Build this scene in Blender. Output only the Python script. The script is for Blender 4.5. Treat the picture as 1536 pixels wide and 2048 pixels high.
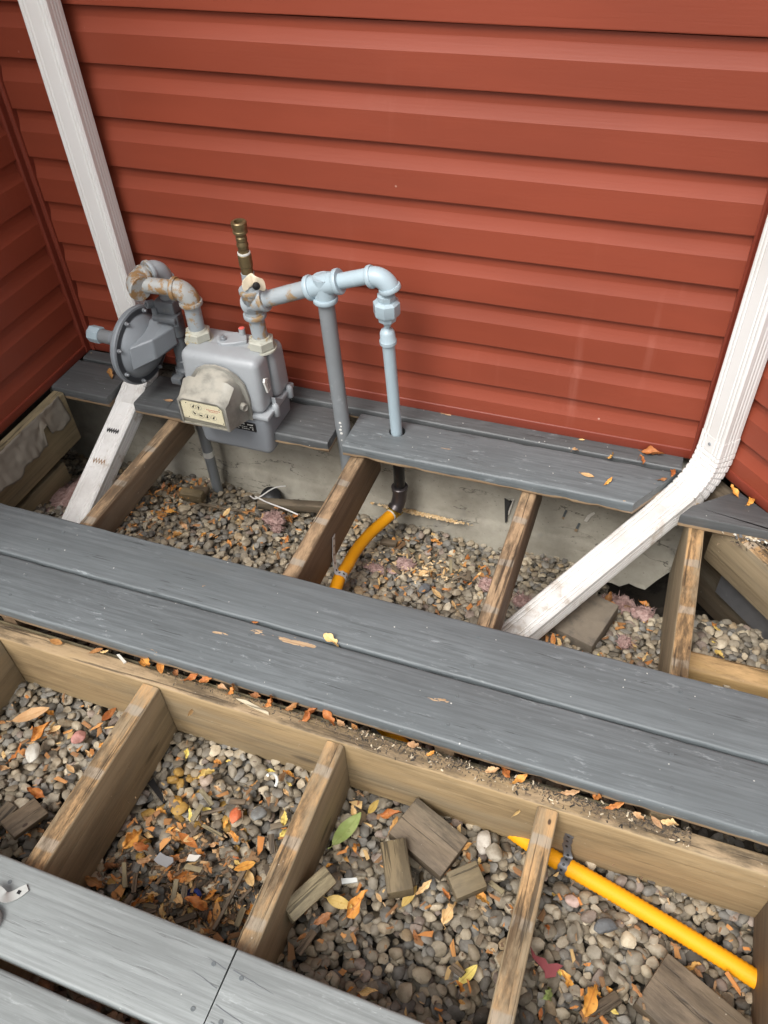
import bpy, bmesh, math, random
import numpy as np
from mathutils import Vector, Matrix, Euler, noise as mnoise

for o in list(bpy.data.objects): bpy.data.objects.remove(o)
scene = bpy.context.scene
COL = scene.collection
R = math.radians
random.seed(7); rng = np.random.default_rng(11)

# ------------------------------------------------------------------ camera
def make_camera():
    yaw, pitch, roll = R(-22.29185), R(44.80690), R(3.56366)
    f = Vector((math.sin(yaw)*math.cos(pitch), math.cos(yaw)*math.cos(pitch), -math.sin(pitch)))
    rt = Vector((math.cos(yaw), -math.sin(yaw), 0)); dn = f.cross(rt)
    c, s = math.cos(roll), math.sin(roll)
    r2 = c*rt + s*dn; d2 = -s*rt + c*dn
    cam = bpy.data.cameras.new('camera'); o = bpy.data.objects.new('camera', cam); COL.objects.link(o)
    m = Matrix((r2, -d2, -f)).transposed().to_4x4(); m.translation = Vector((0.87378, -1.71223, 1.38901))
    o.matrix_world = m
    cam.sensor_fit = 'VERTICAL'; cam.sensor_height = 36.0; cam.lens = 36.0*1612.0/2048.0
    cam.clip_start = 0.02; cam.clip_end = 400
    scene.camera = o
make_camera()

# ------------------------------------------------------------------ world and sun (overcast day)
SUN_EL, SUN_AZ = R(55), R(195)          # azimuth clockwise from +Y (the wall side)
world = bpy.data.worlds.new('World'); scene.world = world; world.use_nodes = True
wn = world.node_tree; wn.nodes.clear()
sky = wn.nodes.new('ShaderNodeTexSky'); sky.sky_type = 'NISHITA'; sky.sun_disc = False
sky.sun_elevation = SUN_EL; sky.sun_rotation = SUN_AZ; sky.air_density = 1.0; sky.dust_density = 5.0; sky.ozone_density = 1.0
hs = wn.nodes.new('ShaderNodeHueSaturation'); hs.inputs['Saturation'].default_value = 0.10   # grey overcast sky
bg = wn.nodes.new('ShaderNodeBackground'); bg.inputs['Strength'].default_value = 0.125
wo = wn.nodes.new('ShaderNodeOutputWorld')
wn.links.new(sky.outputs[0], hs.inputs['Color']); wn.links.new(hs.outputs[0], bg.inputs['Color']); wn.links.new(bg.outputs[0], wo.inputs['Surface'])
sl = bpy.data.lights.new('sun', 'SUN'); sl.energy = 1.5; sl.angle = R(28); sl.color = (1.0, 0.965, 0.92)
so = bpy.data.objects.new('sun', sl); COL.objects.link(so)
sd = Vector((math.sin(SUN_AZ)*math.cos(SUN_EL), math.cos(SUN_AZ)*math.cos(SUN_EL), math.sin(SUN_EL)))
so.rotation_euler = sd.to_track_quat('Z', 'Y').to_euler(); so.location = sd*20

scene.render.engine = 'CYCLES'
vs = scene.view_settings
vs.view_transform = 'Standard'; vs.look = 'None'; vs.gamma = 1.0; vs.use_curve_mapping = False
vs.exposure = 0.82

# ------------------------------------------------------------------ node helpers
class NT:
    def __init__(s, name):
        s.m = bpy.data.materials.new(name); s.m.use_nodes = True
        s.t = s.m.node_tree; s.t.nodes.clear()
        s.out = s.t.nodes.new('ShaderNodeOutputMaterial')
        s.b = s.t.nodes.new('ShaderNodeBsdfPrincipled'); s.t.links.new(s.b.outputs[0], s.out.inputs[0])
    def put(s, sock, v):
        if isinstance(v, bpy.types.NodeSocket): s.t.links.new(v, sock)
        elif isinstance(v, (tuple, list)) and len(v) == 3 and sock.type == 'RGBA': sock.default_value = (*v, 1)
        else: sock.default_value = v
    def node(s, typ, ins=None, **at):
        n = s.t.nodes.new('ShaderNode'+typ)
        for k, v in at.items(): setattr(n, k, v)
        for k, v in (ins or {}).items(): s.put(n.inputs[k], v)
        return n
    def set(s, **kw):
        for k, v in kw.items(): s.put(s.b.inputs[k.replace('_', ' ')], v)
        return s
    def coord(s, rand=True, which='Object'):
        v = s.node('TexCoord').outputs[which]
        if rand:
            r = s.node('ObjectInfo').outputs['Random']
            q = s.math('MULTIPLY', r, 37.0)
            v = s.node('VectorMath', {0: v, 1: s.node('CombineXYZ', {0: q, 1: q, 2: q}).outputs[0]}, operation='ADD').outputs[0]
        return v
    def world(s): return s.node('NewGeometry').outputs['Position']
    def scale(s, v, sc): return s.node('VectorMath', {0: v, 1: sc}, operation='MULTIPLY').outputs[0]
    def noise(s, v, scale=1.0, detail=4.0, rough=0.55, dist=0.0):
        return s.node('TexNoise', {'Vector': v, 'Scale': scale, 'Detail': detail, 'Roughness': rough, 'Distortion': dist}).outputs['Fac']
    def vor(s, v, scale=1.0, out='Distance', feature='F1', rnd=1.0):
        return s.node('TexVoronoi', {'Vector': v, 'Scale': scale, 'Randomness': rnd}, feature=feature).outputs[out]
    def math(s, op, a, b=0.0, clamp=False):
        n = s.node('Math', {0: a, 1: b}, operation=op, use_clamp=clamp); return n.outputs[0]
    def step(s, v, lo, hi):
        return s.node('MapRange', {'Value': v, 'From Min': lo, 'From Max': hi, 'To Min': 0.0, 'To Max': 1.0}, interpolation_type='SMOOTHSTEP').outputs[0]
    def ramp(s, f, stops):
        n = s.node('ValToRGB', {0: f}); e = n.color_ramp.elements
        while len(e) < len(stops): e.new(0.5)
        for i, (p, c) in enumerate(stops): e[i].position = p; e[i].color = (*c, 1)
        return n.outputs[0]
    def mix(s, f, a, b, blend='MIX'):
        n = s.node('Mix', data_type='RGBA', blend_type=blend)
        s.put(n.inputs[0], f); s.put(n.inputs[6], a); s.put(n.inputs[7], b); return n.outputs[2]
    def bump(s, h, strength=0.3, dist=0.01, normal=None):
        ins = {'Height': h, 'Strength': strength, 'Distance': dist}
        if normal is not None: ins['Normal'] = normal
        return s.node('Bump', ins).outputs[0]
    def sep(s, v): return s.node('SeparateXYZ', {0: v}).outputs
    def nz(s): return s.sep(s.node('NewGeometry').outputs['Normal'])[2]

M = {}
def m_vinyl(name, c):
    n = NT(name); P = n.coord(); Wp = n.world()
    a = n.noise(n.scale(P, (1.5, 6, 6)), 1, 4)
    col = n.mix(n.step(a, .35, .7), tuple(x*.93 for x in c), tuple(min(1, x*1.08) for x in c))
    st = n.noise(n.scale(Wp, (26, 26, 1.3)), 1, 3)                                   # chalky rain streaks
    st2 = n.noise(n.scale(Wp, (2.2, 2.2, 1.6)), 1, 2)
    col = n.mix(n.math('MULTIPLY', n.math('MULTIPLY', n.step(st, .55, .8), n.step(st2, .5, .72)), .20), col, (.48, .2, .15))
    du = n.noise(n.scale(Wp, (7, 7, 16)), 1, 6, .7)
    col = n.mix(n.math('MULTIPLY', n.step(du, .6, .8), .12), col, (.33, .13, .09))
    sp = n.vor(n.scale(Wp, (13, 13, 13)), 1); sp2 = n.step(sp, .045, .02)
    col = n.mix(n.math('MULTIPLY', n.math('MULTIPLY', sp2, n.step(st2, .5, .6)), .5), col, (.6, .4, .32))
    g = n.noise(n.scale(P, (9, 260, 260)), 1, 4, .6)
    g2 = n.noise(n.scale(P, (2.5, 60, 60)), 1, 3, .5, 1.2)
    h = n.math('ADD', g, n.math('MULTIPLY', g2, .6))
    n.set(Base_Color=col, Roughness=n.math('ADD', .34, n.math('MULTIPLY', du, .2)), Normal=n.bump(h, .07, .004))
    n.b.inputs['Specular IOR Level'].default_value = .36
    M[name] = n.m
m_vinyl('red_vinyl', (.230, .048, .0245))
m_vinyl('red_trim', (.18, .034, .019))

def m_paintboard(name, c, chips=.7, worn=.5, crk=.65):
    n = NT(name); P = n.coord(); Q = n.coord(False)
    mot = n.noise(n.scale(P, (3.2, 9, 9)), 1, 7, .68)
    col = n.mix(n.step(mot, .32, .68), tuple(x*.88 for x in c), tuple(x*1.10 for x in c))
    fine = n.noise(n.scale(P, (4.5, 130, 130)), 1, 6, .7)
    col = n.mix(n.step(fine, .36, .64), tuple(x*.74 for x in c), col)
    crack = n.step(n.noise(n.scale(P, (9.0, 170, 170)), 1, 4, .6, .3), .59, .67)
    cmask = n.step(n.noise(n.scale(P, (4, 12, 12)), 1, 3), .44, .58)
    crack = n.math('MULTIPLY', crack, cmask)
    scuff = n.math('MULTIPLY', n.step(n.noise(n.scale(P, (18, 75, 75)), 1, 6, .78), .55, .70), n.step(n.noise(n.scale(P, (3.2, 12, 12)), 1, 3), .42, .62))
    col = n.mix(n.math('MULTIPLY', scuff, worn), col, tuple(min(.6, x*1.9+.05) for x in c))
    sm = n.step(n.noise(n.scale(P, (1.2, 5, 5)), 1, 5, .65), .55, .75)
    col = n.mix(n.math('MULTIPLY', sm, .25*worn*2), col, tuple(x*y for x, y in zip(c, (1.0, .92, .80))))
    col = n.mix(n.math('MULTIPLY', crack, crk), col, tuple(x*.25 for x in c))
    ch0 = n.noise(n.scale(P, (7, 26, 26)), 1, 5, .6)
    chip = n.step(ch0, chips, chips+.012)
    wood = n.ramp(n.noise(n.scale(P, (8, 160, 160)), 1, 3), [(.35, (.30, .19, .10)), (.65, (.55, .40, .25))])
    col = n.mix(chip, col, wood)
    z = n.sep(Q)[2]
    lowm = n.step(n.math('ADD', z, n.math('MULTIPLY', n.noise(n.scale(P, (9, 40, 1)), 1, 4, .7), .016)), .0015, -.0005)
    col = n.mix(lowm, col, n.mix(n.step(n.noise(n.scale(P, (5, 5, 90)), 1, 4), .3, .7), (.20, .13, .075), (.36, .26, .16)))
    vd = n.node('TexVoronoi', {'Vector': P, 'Scale': 75.0}); vsel = n.step(n.sep(vd.outputs['Color'])[0], .925, .95)
    spk = n.math('MULTIPLY', n.step(n.math('ADD', vd.outputs['Distance'], n.math('MULTIPLY', n.noise(P, 400, 2), .22)), .25, .19), vsel)
    vd2 = n.node('TexVoronoi', {'Vector': P, 'Scale': 27.0}); vsel2 = n.step(n.sep(vd2.outputs['Color'])[1], .962, .975)
    spk2 = n.math('MULTIPLY', n.step(n.math('ADD', vd2.outputs['Distance'], n.math('MULTIPLY', n.noise(n.scale(P, (60, 150, 150)), 1, 3), .22)), .165, .13), vsel2)
    spk = n.math('MAXIMUM', spk, spk2)
    col = n.mix(n.math('MULTIPLY', spk, .75), col, (.62, .62, .58))
    h = n.math('ADD', n.math('MULTIPLY', fine, .5), n.math('MULTIPLY', crack, -1.5))
    h = n.math('ADD', h, n.math('MULTIPLY', chip, -1.2)); h = n.math('ADD', h, n.math('MULTIPLY', spk, .8))
    h = n.math('ADD', h, n.math('MULTIPLY', mot, .3))
    n.set(Base_Color=col, Roughness=n.math('ADD', n.math('MULTIPLY', fine, .18), n.math('ADD', .40, n.math('MULTIPLY', chip, .3))), Normal=n.bump(h, .22, .003))
    M[name] = n.m
m_paintboard('grey_paint', (.128, .145, .152), .697, .75)
m_paintboard('grey_paint_dark', (.090, .095, .097), .70, .8)
m_paintboard('grey_paint_brightened', (.232, .252, .250), .76, .45, .35)  # same grey lightened so the near boards come out brighter

def m_wood(name, dark, mid, light, weather=(.22, .19, .15), wamt=.5, bands=True):
    n = NT(name); P = n.coord(); Q = n.coord(False)
    g1 = n.noise(n.scale(P, (1.0, 16, 24)), 1, 7, .6, 1.1)
    g2 = n.noise(n.scale(P, (5, 190, 190)), 1, 3, .6)
    kd = n.vor(n.scale(P, (3.2, 11, 11)), 1)
    kn = n.step(kd, .16, .07)
    g3 = n.noise(n.scale(P, (2.0, 60, 75)), 1, 5, .6, .6)
    f = n.math('ADD', n.math('MULTIPLY', g1, .45), n.math('ADD', n.math('MULTIPLY', g2, .22), n.math('MULTIPLY', g3, .33)))
    f = n.math('SUBTRACT', f, n.math('MULTIPLY', kn, .35))
    col = n.ramp(f, [(.25, dark), (.5, mid), (.72, light)])
    col = n.mix(n.math('MULTIPLY', kn, .8), col, tuple(x*.35 for x in dark))
    stn = n.noise(n.scale(P, (2, 6, 6)), 1, 6, .7)
    col = n.mix(n.math('MULTIPLY', n.step(stn, .46, .70), .60), col, tuple(x*.42 for x in mid))
    gr = n.noise(n.scale(P, (1.4, 4, 9)), 1, 4, .6)
    col = n.mix(n.math('MULTIPLY', n.step(gr, .48, .72), .45), col, (.20, .185, .14))
    crack = n.step(n.noise(n.scale(P, (3.2, 95, 95)), 1, 4, .6, .5), .57, .64)
    top = n.step(n.nz(), .6, .9); crack = n.math('MULTIPLY', crack, n.math('ADD', .25, n.math('MULTIPLY', top, .75)))
    wm = n.noise(n.scale(P, (7, 26, 26)), 1, 6, .7)
    wcol = n.mix(n.step(wm, .38, .62), tuple(x*.25 for x in weather), tuple(x*1.35 for x in weather))
    col = n.mix(n.math('MULTIPLY', top, n.math('MULTIPLY', n.step(n.noise(n.scale(P, (4.5, 14, 14)), 1, 6, .7), .34, .56), wamt)), col, wcol)
    if bands:
        x = n.sep(Q)[0]
        fr = n.math('FRACT', n.math('ADD', n.math('MULTIPLY', x, 1/.1455), n.math('MULTIPLY', n.noise(P, 30, 3), .10)))
        bm = n.math('MULTIPLY', n.math('MULTIPLY', n.step(n.math('ABSOLUTE', n.math('SUBTRACT', fr, .5)), .09, .05), top), n.step(wm, .3, .55))
        col = n.mix(n.math('MULTIPLY', bm, .55), col, (.30, .29, .25))
    nh = n.node('TexVoronoi', {'Vector': n.scale(P, (16, 30, 30)), 'Scale': 1.0})
    nm = n.math('MULTIPLY', n.math('MULTIPLY', n.step(nh.outputs['Distance'], .13, .07), n.step(n.sep(nh.outputs['Color'])[0], .86, .9)), top)
    col = n.mix(n.math('MULTIPLY', nm, .9), col, (.03, .014, .008))
    col = n.mix(n.math('MULTIPLY', crack, .75), col, tuple(x*.22 for x in dark))
    fl = n.math('MULTIPLY', n.step(n.noise(n.scale(P, (60, 90, 90)), 1, 3, .7), .70, .74), .6)
    col = n.mix(fl, col, (.5, .45, .36))
    h = n.math('ADD', n.math('MULTIPLY', g2, .6), n.math('ADD', n.math('MULTIPLY', g1, .6), n.math('MULTIPLY', crack, -1.4)))
    n.set(Base_Color=col, Roughness=.72, Normal=n.bump(h, .42, .004))
    M[name] = n.m
m_wood('joist_wood', (.14, .10, .055), (.28, .215, .13), (.38, .30, .19), (.36, .22, .10), .95)
m_wood('joist_wood_brown', (.085, .052, .03), (.175, .115, .066), (.255, .175, .105), (.33, .225, .13), .8)
m_wood('beam_wood', (.17, .11, .055), (.32, .225, .115), (.43, .32, .18), (.25, .18, .105), .85, False)
m_wood('fresh_wood', (.22, .13, .05), (.40, .26, .11), (.52, .37, .19), (.42, .27, .13), .6, False)
m_wood('old_block', (.06, .042, .026), (.125, .092, .058), (.18, .135, .088), (.165, .125, .085), .6, False)
m_wood('green_block', (.07, .05, .025), (.14, .105, .055), (.19, .15, .085), (.16, .12, .065), .5, False)
m_wood('dull_wood', (.13, .10, .055), (.25, .20, .115), (.34, .28, .17), (.2, .17, .1), .6, False)
m_wood('pale_splinter', (.5, .42, .27), (.68, .58, .4), (.78, .7, .52), (.6, .5, .36), .2, False)

def m_simple(name, c, rough=.5, metal=0.0, var=.12, scale=40, bumps=.12, spots=None, samt=.5, sscale=22, sthr=.60, coat=0, sub=0, trans=0):
    n = NT(name); P = n.coord()
    a = n.noise(P, scale, 5, .6)
    col = n.mix(a, tuple(max(0, x*(1-var)) for x in c), tuple(min(1, x*(1+var)) for x in c))
    b2 = n.noise(P, sscale, 6, .68)
    if spots: col = n.mix(n.math('MULTIPLY', n.step(b2, sthr, sthr+.10), samt), col, spots)
    n.set(Base_Color=col, Roughness=n.math('ADD', rough-.06, n.math('MULTIPLY', a, .12)), Metallic=metal)
    if bumps: n.set(Normal=n.bump(a, bumps, .003))
    if coat: n.b.inputs['Coat Weight'].default_value = coat
    if trans: n.b.inputs['Transmission Weight'].default_value = trans
    M[name] = n.m; return n
m_simple('old_pipe', (.30, .335, .355), .48, 0, .12, 30, .12, (.30, .17, .045), .8, 24, .53)
m_simple('rusty_pipe', (.31, .32, .31), .55, 0, .14, 30, .15, (.26, .14, .04), .9, 30, .47)
m_simple('fresh_pipe', (.345, .43, .475), .36, 0, .06, 30, .1, (.5, .56, .6), .3, 30, .6)
m_simple('dark_pipe', (.20, .215, .225), .42, 0, .14, 24, .1, (.33, .35, .36), .5, 14, .60)
m_simple('iron_grey', (.105, .115, .125), .5, 0, .2, 40, .15, (.2, .18, .15), .4, 30, .6)
m_simple('regulator_grey', (.21, .23, .25), .4, 0, .1, 30, .07, (.33, .33, .31), .35, 30, .64)
m_simple('regulator_dark', (.055, .06, .068), .42, 0, .1, 40, .08)
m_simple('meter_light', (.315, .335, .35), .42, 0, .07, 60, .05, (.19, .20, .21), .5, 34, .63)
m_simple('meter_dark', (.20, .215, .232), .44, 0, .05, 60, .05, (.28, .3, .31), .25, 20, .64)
m_simple('swivel_nut', (.40, .40, .34), .5, 0, .12, 40, .15, (.34, .24, .09), .8, 40, .54)
m_simple('bolt_steel', (.32, .34, .36), .38, .5, .1, 60, .05)
m_simple('red_plug', (.62, .11, .09), .5)
m_simple('black_iron', (.012, .012, .013), .35, .3, .3, 40, .2, (.05, .045, .04), .5)
m_simple('fitting_iron', (.07, .06, .06), .35, .6, .2, 40, .15)
m_simple('brass_dull', (.20, .15, .075), .42, .7, .2, 40, .1, (.10, .08, .05), .5, 30, .55)
m_simple('brass_bright', (.62, .43, .08), .26, .9, .1, 40, .05)
m_simple('galvanised', (.60, .60, .60), .38, .25, .2, 60, .1, (.2, .2, .2), .4)
m_simple('galvanised_dark', (.16, .16, .165), .5, .5, .2, 60, .1, (.3, .3, .3), .3)
m_simple('cream_handle', (.72, .62, .46), .5, 0, .08, 30, .05, (.75, .55, .42), .5, 20, .6)
m_simple('black_rubber', (.01, .01, .011), .45, 0, .2, 40, .1)
m_simple('white_print', (.62, .62, .58), .5)
m_simple('grey_print', (.25, .25, .24), .6)
m_simple('red_print', (.50, .17, .12), .6)
m_simple('black_plate', (.012, .012, .013), .4)
m_simple('dial_cream', (.78, .73, .56), .55, 0, .04, 30, .02, (.5, .42, .26), .35, 14, .6)
m_simple('grey_card', (.27, .275, .28), .6, 0, .1, 30, .1)
m_simple('blue_foil', (.03, .05, .2), .25, .4, .3, 60, .2)
m_simple('hose_yellow', (.84, .35, .006), .6, 0, .06, 12, .03, (.62, .30, .06), .35, 18, .60).b.inputs['Specular IOR Level'].default_value = .3
m_simple('slab', (.17, .14, .105), .85, 0, .25, 50, .4, (.10, .085, .07), .6, 12, .5)
m_simple('soil', (.075, .062, .048), .95, 0, .4, 30, .6, (.02, .018, .015), .7, 8, .5)
m_simple('white_cable', (.62, .60, .57), .5)
m_simple('orange_ribbon', (.75, .16, .02), .5)
m_simple('pinecone', (.07, .05, .035), .8, 0, .4, 120, .6)
m_simple('red_vinyl_scrap', (.20, .04, .045), .5)
m_simple('flake_white', (.55, .52, .46), .7, 0, .2)
m_simple('wrap', (.19, .17, .138), .62, 0, .18, 12, .35, (.20, .17, .13), .6, 9, .52)
m_simple('faded_grey', (.42, .43, .41), .45, .2, .1, 50, .08, (.25, .25, .24), .4)

def m_cover():
    n = NT('cloudy_plastic'); P = n.coord(); z = n.sep(n.node('TexCoord').outputs['Generated'])[2]
    a = n.noise(P, 12, 5, .6); b = n.noise(P, 26, 4, .6)
    col = n.mix(n.step(a, .35, .65), (.19, .183, .16), (.34, .33, .29))
    dust_tone = n.math('MULTIPLY', n.step(n.nz(), .55, .95), n.step(b, .3, .6))
    col = n.mix(n.math('MULTIPLY', dust_tone, .75), col, (.52, .495, .42))
    n.set(Base_Color=col, Roughness=.38, Normal=n.bump(b, .08, .003)); n.b.inputs['Transmission Weight'].default_value = .18
    n.b.inputs['IOR'].default_value = 1.3
    M['cloudy_plastic'] = n.m
m_cover()
def m_glass():
    n = NT('clear_lens'); tr = n.node('BsdfTransparent', {'Color': (.985, .98, .96)}); gl = n.node('BsdfGlossy', {'Roughness': .12})
    mx = n.node('MixShader', {0: .06, 1: tr.outputs[0], 2: gl.outputs[0]}); n.t.links.new(mx.outputs[0], n.out.inputs[0]); M['clear_lens'] = n.m
m_glass()

def m_white(name, dbase):
    n = NT(name); P = n.coord(); Wp = n.world()
    d = n.noise(P, 4, 3, .5); s = n.noise(n.scale(P, (40, 40, 40)), 1, 5, .7)
    zz = n.sep(Wp)[2]
    col = n.mix(n.step(d, .4, .75), (.74, .735, .715), (.68, .665, .635))
    low = n.math('MULTIPLY', n.step(zz, .06, -.08), n.step(n.noise(P, 11, 6, .72), .52, .66))       # dirt on the lower lengths
    col = n.mix(n.math('MULTIPLY', low, .7), col, (.33, .25, .17))
    spk = n.math('MULTIPLY', n.step(zz, .2, .0), n.step(s, .70, .74))
    col = n.mix(n.math('MULTIPLY', spk, .6), col, (.13, .10, .08))
    dust_tone = n.math('MULTIPLY', n.step(n.nz(), .25, .8), n.math('ADD', dbase, n.math('MULTIPLY', n.step(n.noise(P, 9, 6, .7), .38, .72), .38)))   # dusty upward faces, darkened further to hold back the strong light on them
    col = n.mix(dust_tone, col, (.30, .28, .255))
    n.set(Base_Color=col, Roughness=.42); M[name] = n.m
m_white('white_aluminium', .28); m_white('white_aluminium_left', .0)  # one white paint in two tones; right pipe darkened to offset stronger light
m_simple('black_marking', (.035, .035, .035), .6)
m_simple('brown_smear', (.30, .19, .11), .8, 0, .3, 60, .1)

def m_concrete():
    n = NT('concrete'); P = n.world()
    a = n.noise(P, 3.2, 8, .68); b = n.noise(P, 45, 5, .7); c = n.noise(n.scale(P, (1.2, 1.2, 7)), 1, 5, .6)
    col = n.ramp(a, [(.3, (.205, .186, .148)), (.52, (.36, .335, .275)), (.75, (.48, .45, .385))])
    col = n.mix(n.math('MULTIPLY', n.step(c, .5, .7), .4), col, (.19, .165, .125))
    blot = n.step(n.noise(P, 8, 4, .6), .60, .72); col = n.mix(n.math('MULTIPLY', blot, .4), col, (.15, .145, .135))
    pit = n.step(n.vor(P, 55), .14, .06); col = n.mix(n.math('MULTIPLY', pit, .5), col, (.1, .09, .075))
    cr = n.step(n.math('ABSOLUTE', n.math('SUBTRACT', n.noise(n.scale(P, (2.0, 2, 6.5)), 1, 6, .6), .5)), .006, .001)
    cr = n.math('MULTIPLY', cr, n.step(n.noise(P, 2.1, 2), .5, .58))
    col = n.mix(n.math('MULTIPLY', cr, .75), col, (.05, .043, .035))
    h = n.math('ADD', b, n.math('ADD', n.math('MULTIPLY', cr, -3), n.math('MULTIPLY', pit, -1)))
    n.set(Base_Color=col, Roughness=.9, Normal=n.bump(h, .4, .004)); M['concrete'] = n.m
m_concrete()
def m_stone():
    n = NT('river_stone'); P = n.world(); c = n.node('Attribute', attribute_name='stone_colour').outputs['Color']
    a = n.noise(P, 120, 4, .7); b = n.noise(P, 45, 5, .65)
    col = n.mix(n.step(b, .35, .7), c, n.mix(1.0, c, (.62, .58, .54), 'MULTIPLY'))
    col = n.mix(n.math('MULTIPLY', n.step(a, .56, .75), .30), col, (.42, .38, .31))
    n.set(Base_Color=col, Roughness=.66, Normal=n.bump(n.math('ADD', a, b), .22, .0025)); M['river_stone'] = n.m
m_stone()
def m_leaf(name, c1, c2, c3):
    n = NT(name); P = n.coord()
    a = n.noise(P, 55, 4, .6); r = n.node('ObjectInfo').outputs['Random']
    col = n.mix(n.step(a, .35, .7), c1, c2)
    col = n.mix(n.math('MULTIPLY', n.step(n.noise(P, 130, 3, .7), .58, .68), .7), col, c3)
    hsv = n.node('HueSaturation', {'Color': col, 'Hue': n.math('ADD', .487, n.math('MULTIPLY', r, .03)), 'Value': n.math('ADD', .62, n.math('MULTIPLY', r, .55))})
    y = n.sep(n.coord(False))[1]
    vein = n.step(n.math('ABSOLUTE', y), .0014, .0006)
    col = n.mix(n.math('MULTIPLY', vein, .4), hsv.outputs[0], c3)
    n.set(Base_Color=col, Roughness=.62, Normal=n.bump(a, .25, .002)); n.b.inputs['Specular IOR Level'].default_value = .35
    M[name] = n.m
m_leaf('leaf_orange', (.47, .165, .035), (.60, .27, .07), (.24, .08, .02))
m_leaf('leaf_brown', (.34, .15, .045), (.46, .23, .08), (.16, .07, .025))
m_leaf('leaf_tan', (.60, .36, .16), (.70, .47, .24), (.36, .20, .08))
m_leaf('leaf_yellow', (.60, .43, .11), (.68, .50, .16), (.40, .25, .05))
m_leaf('leaf_green', (.26, .33, .10), (.36, .42, .16), (.22, .26, .08))
m_leaf('leaf_red', (.30, .06, .04), (.38, .09, .06), (.18, .04, .03))
def m_fluff():
    n = NT('pink_insulation'); P = n.coord(); a = n.noise(P, 60, 6, .7); b = n.noise(P, 14, 4)
    col = n.mix(n.step(a, .3, .7), (.30, .175, .155), (.50, .35, .315)); col = n.mix(n.math('MULTIPLY', n.step(b, .5, .7), .5), col, (.25, .15, .13))
    n.set(Base_Color=col, Roughness=.95, Normal=n.bump(a, .9, .008)); M['pink_insulation'] = n.m
m_fluff()
def m_debris():
    n = NT('crumbs'); c = n.node('Attribute', attribute_name='stone_colour').outputs['Color']; n.set(Base_Color=c, Roughness=.9); M['crumbs'] = n.m
m_debris()

# ------------------------------------------------------------------ mesh helpers
def V3(*a): return Vector(a)
class MB:
    def __init__(s): s.v = []; s.f = []
    def add(s, vs, fs):
        o = len(s.v); s.v += [tuple(x) for x in vs]; s.f += [tuple(i+o for i in q) for q in fs]; return s
    def loft(s, secs, closed=True, caps=True):
        n = len(secs[0]); vs = [p for q in secs for p in q]; fs = []
        for i in range(len(secs)-1):
            for j in range(n if closed else n-1):
                k = (j+1) % n; fs.append((i*n+j, i*n+k, (i+1)*n+k, (i+1)*n+j))
        if caps and closed: fs.append(tuple(range(n-1, -1, -1))); fs.append(tuple((len(secs)-1)*n+j for j in range(n)))
        return s.add(vs, fs)
    def tube(s, path, rad, n=14, caps=True):
        path = [Vector(p) for p in path]; rad = rad if isinstance(rad, (list, tuple)) else [rad]*len(path)
        d = []
        for i in range(len(path)):
            a = path[max(i-1, 0)]; b = path[min(i+1, len(path)-1)]
            t = (b-a)
            d.append(t.normalized() if t.length > 1e-9 else Vector((0, 0, 1)))
        u = d[0].orthogonal().normalized(); secs = []
        for p, t, r in zip(path, d, rad):
            u = (u - t*u.dot(t)); u = u.normalized() if u.length > 1e-6 else t.orthogonal().normalized()
            w = t.cross(u)
            secs.append([p + r*(math.cos(2*math.pi*j/n)*u + math.sin(2*math.pi*j/n)*w) for j in range(n)])
        return s.loft(secs, True, caps)
    def lathe(s, prof, origin, axis, n=20, phase=0.0):
        ax = Vector(axis).normalized(); u = ax.orthogonal().normalized(); w = ax.cross(u); o = Vector(origin)
        secs = [[o + ax*h + max(r, 1e-5)*(math.cos(2*math.pi*j/n+phase)*u + math.sin(2*math.pi*j/n+phase)*w) for j in range(n)] for h, r in prof]
        return s.loft(secs, True, True)
    def prism(s, pts, origin, U, Vv, Nn, h):
        o = Vector(origin); U = Vector(U); Vv = Vector(Vv); Nn = Vector(Nn)
        a = [o + U*p[0] + Vv*p[1] for p in pts]; return s.loft([a, [p + Nn*h for p in a]], True, True)
    def rbox(s, lo, hi, r=.004, seg=2, fn=None):
        bm = bmesh.new(); bmesh.ops.create_cube(bm, size=1.0)
        c = [(a+b)/2 for a, b in zip(lo, hi)]; d = [b-a for a, b in zip(lo, hi)]
        for v in bm.verts: v.co = Vector((c[0]+v.co.x*d[0], c[1]+v.co.y*d[1], c[2]+v.co.z*d[2]))
        if r > 0: bmesh.ops.bevel(bm, geom=bm.edges[:], offset=r, segments=seg, profile=.5, affect='EDGES')
        bm.verts.index_update()
        vs = [v.co.copy() for v in bm.verts]; fs = [[v.index for v in f.verts] for f in bm.faces]; bm.free()
        if fn: vs = [fn(v) for v in vs]
        return s.add(vs, fs)

WL = {}
def link(o, parent=None, world=Vector((0, 0, 0))):
    COL.objects.link(o); WL[o.name] = Vector(world)
    if parent: o.parent = parent; o.location = Vector(world) - WL[parent.name]
    else: o.location = world
    return o
def fixnormals(me):
    bm = bmesh.new(); bm.from_mesh(me); bmesh.ops.recalc_face_normals(bm, faces=bm.faces[:]); bm.to_mesh(me); bm.free()
def mesh(name, mb, mat, angle=35):
    me = bpy.data.meshes.new(name); me.from_pydata(mb.v, [], mb.f); me.materials.append(M[mat]); fixnormals(me)
    if angle: me.shade_smooth(); me.set_sharp_from_angle(angle=R(angle))
    return me
def obj(name, mb, mat, parent=None, angle=35):
    a = np.array(mb.v); c = (a.min(0)+a.max(0))/2
    mb.v = [tuple(x) for x in (a-c)]
    return link(bpy.data.objects.new(name, mesh(name, mb, mat, angle)), parent, Vector(c))
def thing(name, label, cat, loc, group=None):
    o = bpy.data.objects.new(name, None); o.empty_display_size = .05; link(o, None, Vector(loc)); tag(o, label, cat, group); return o
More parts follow.
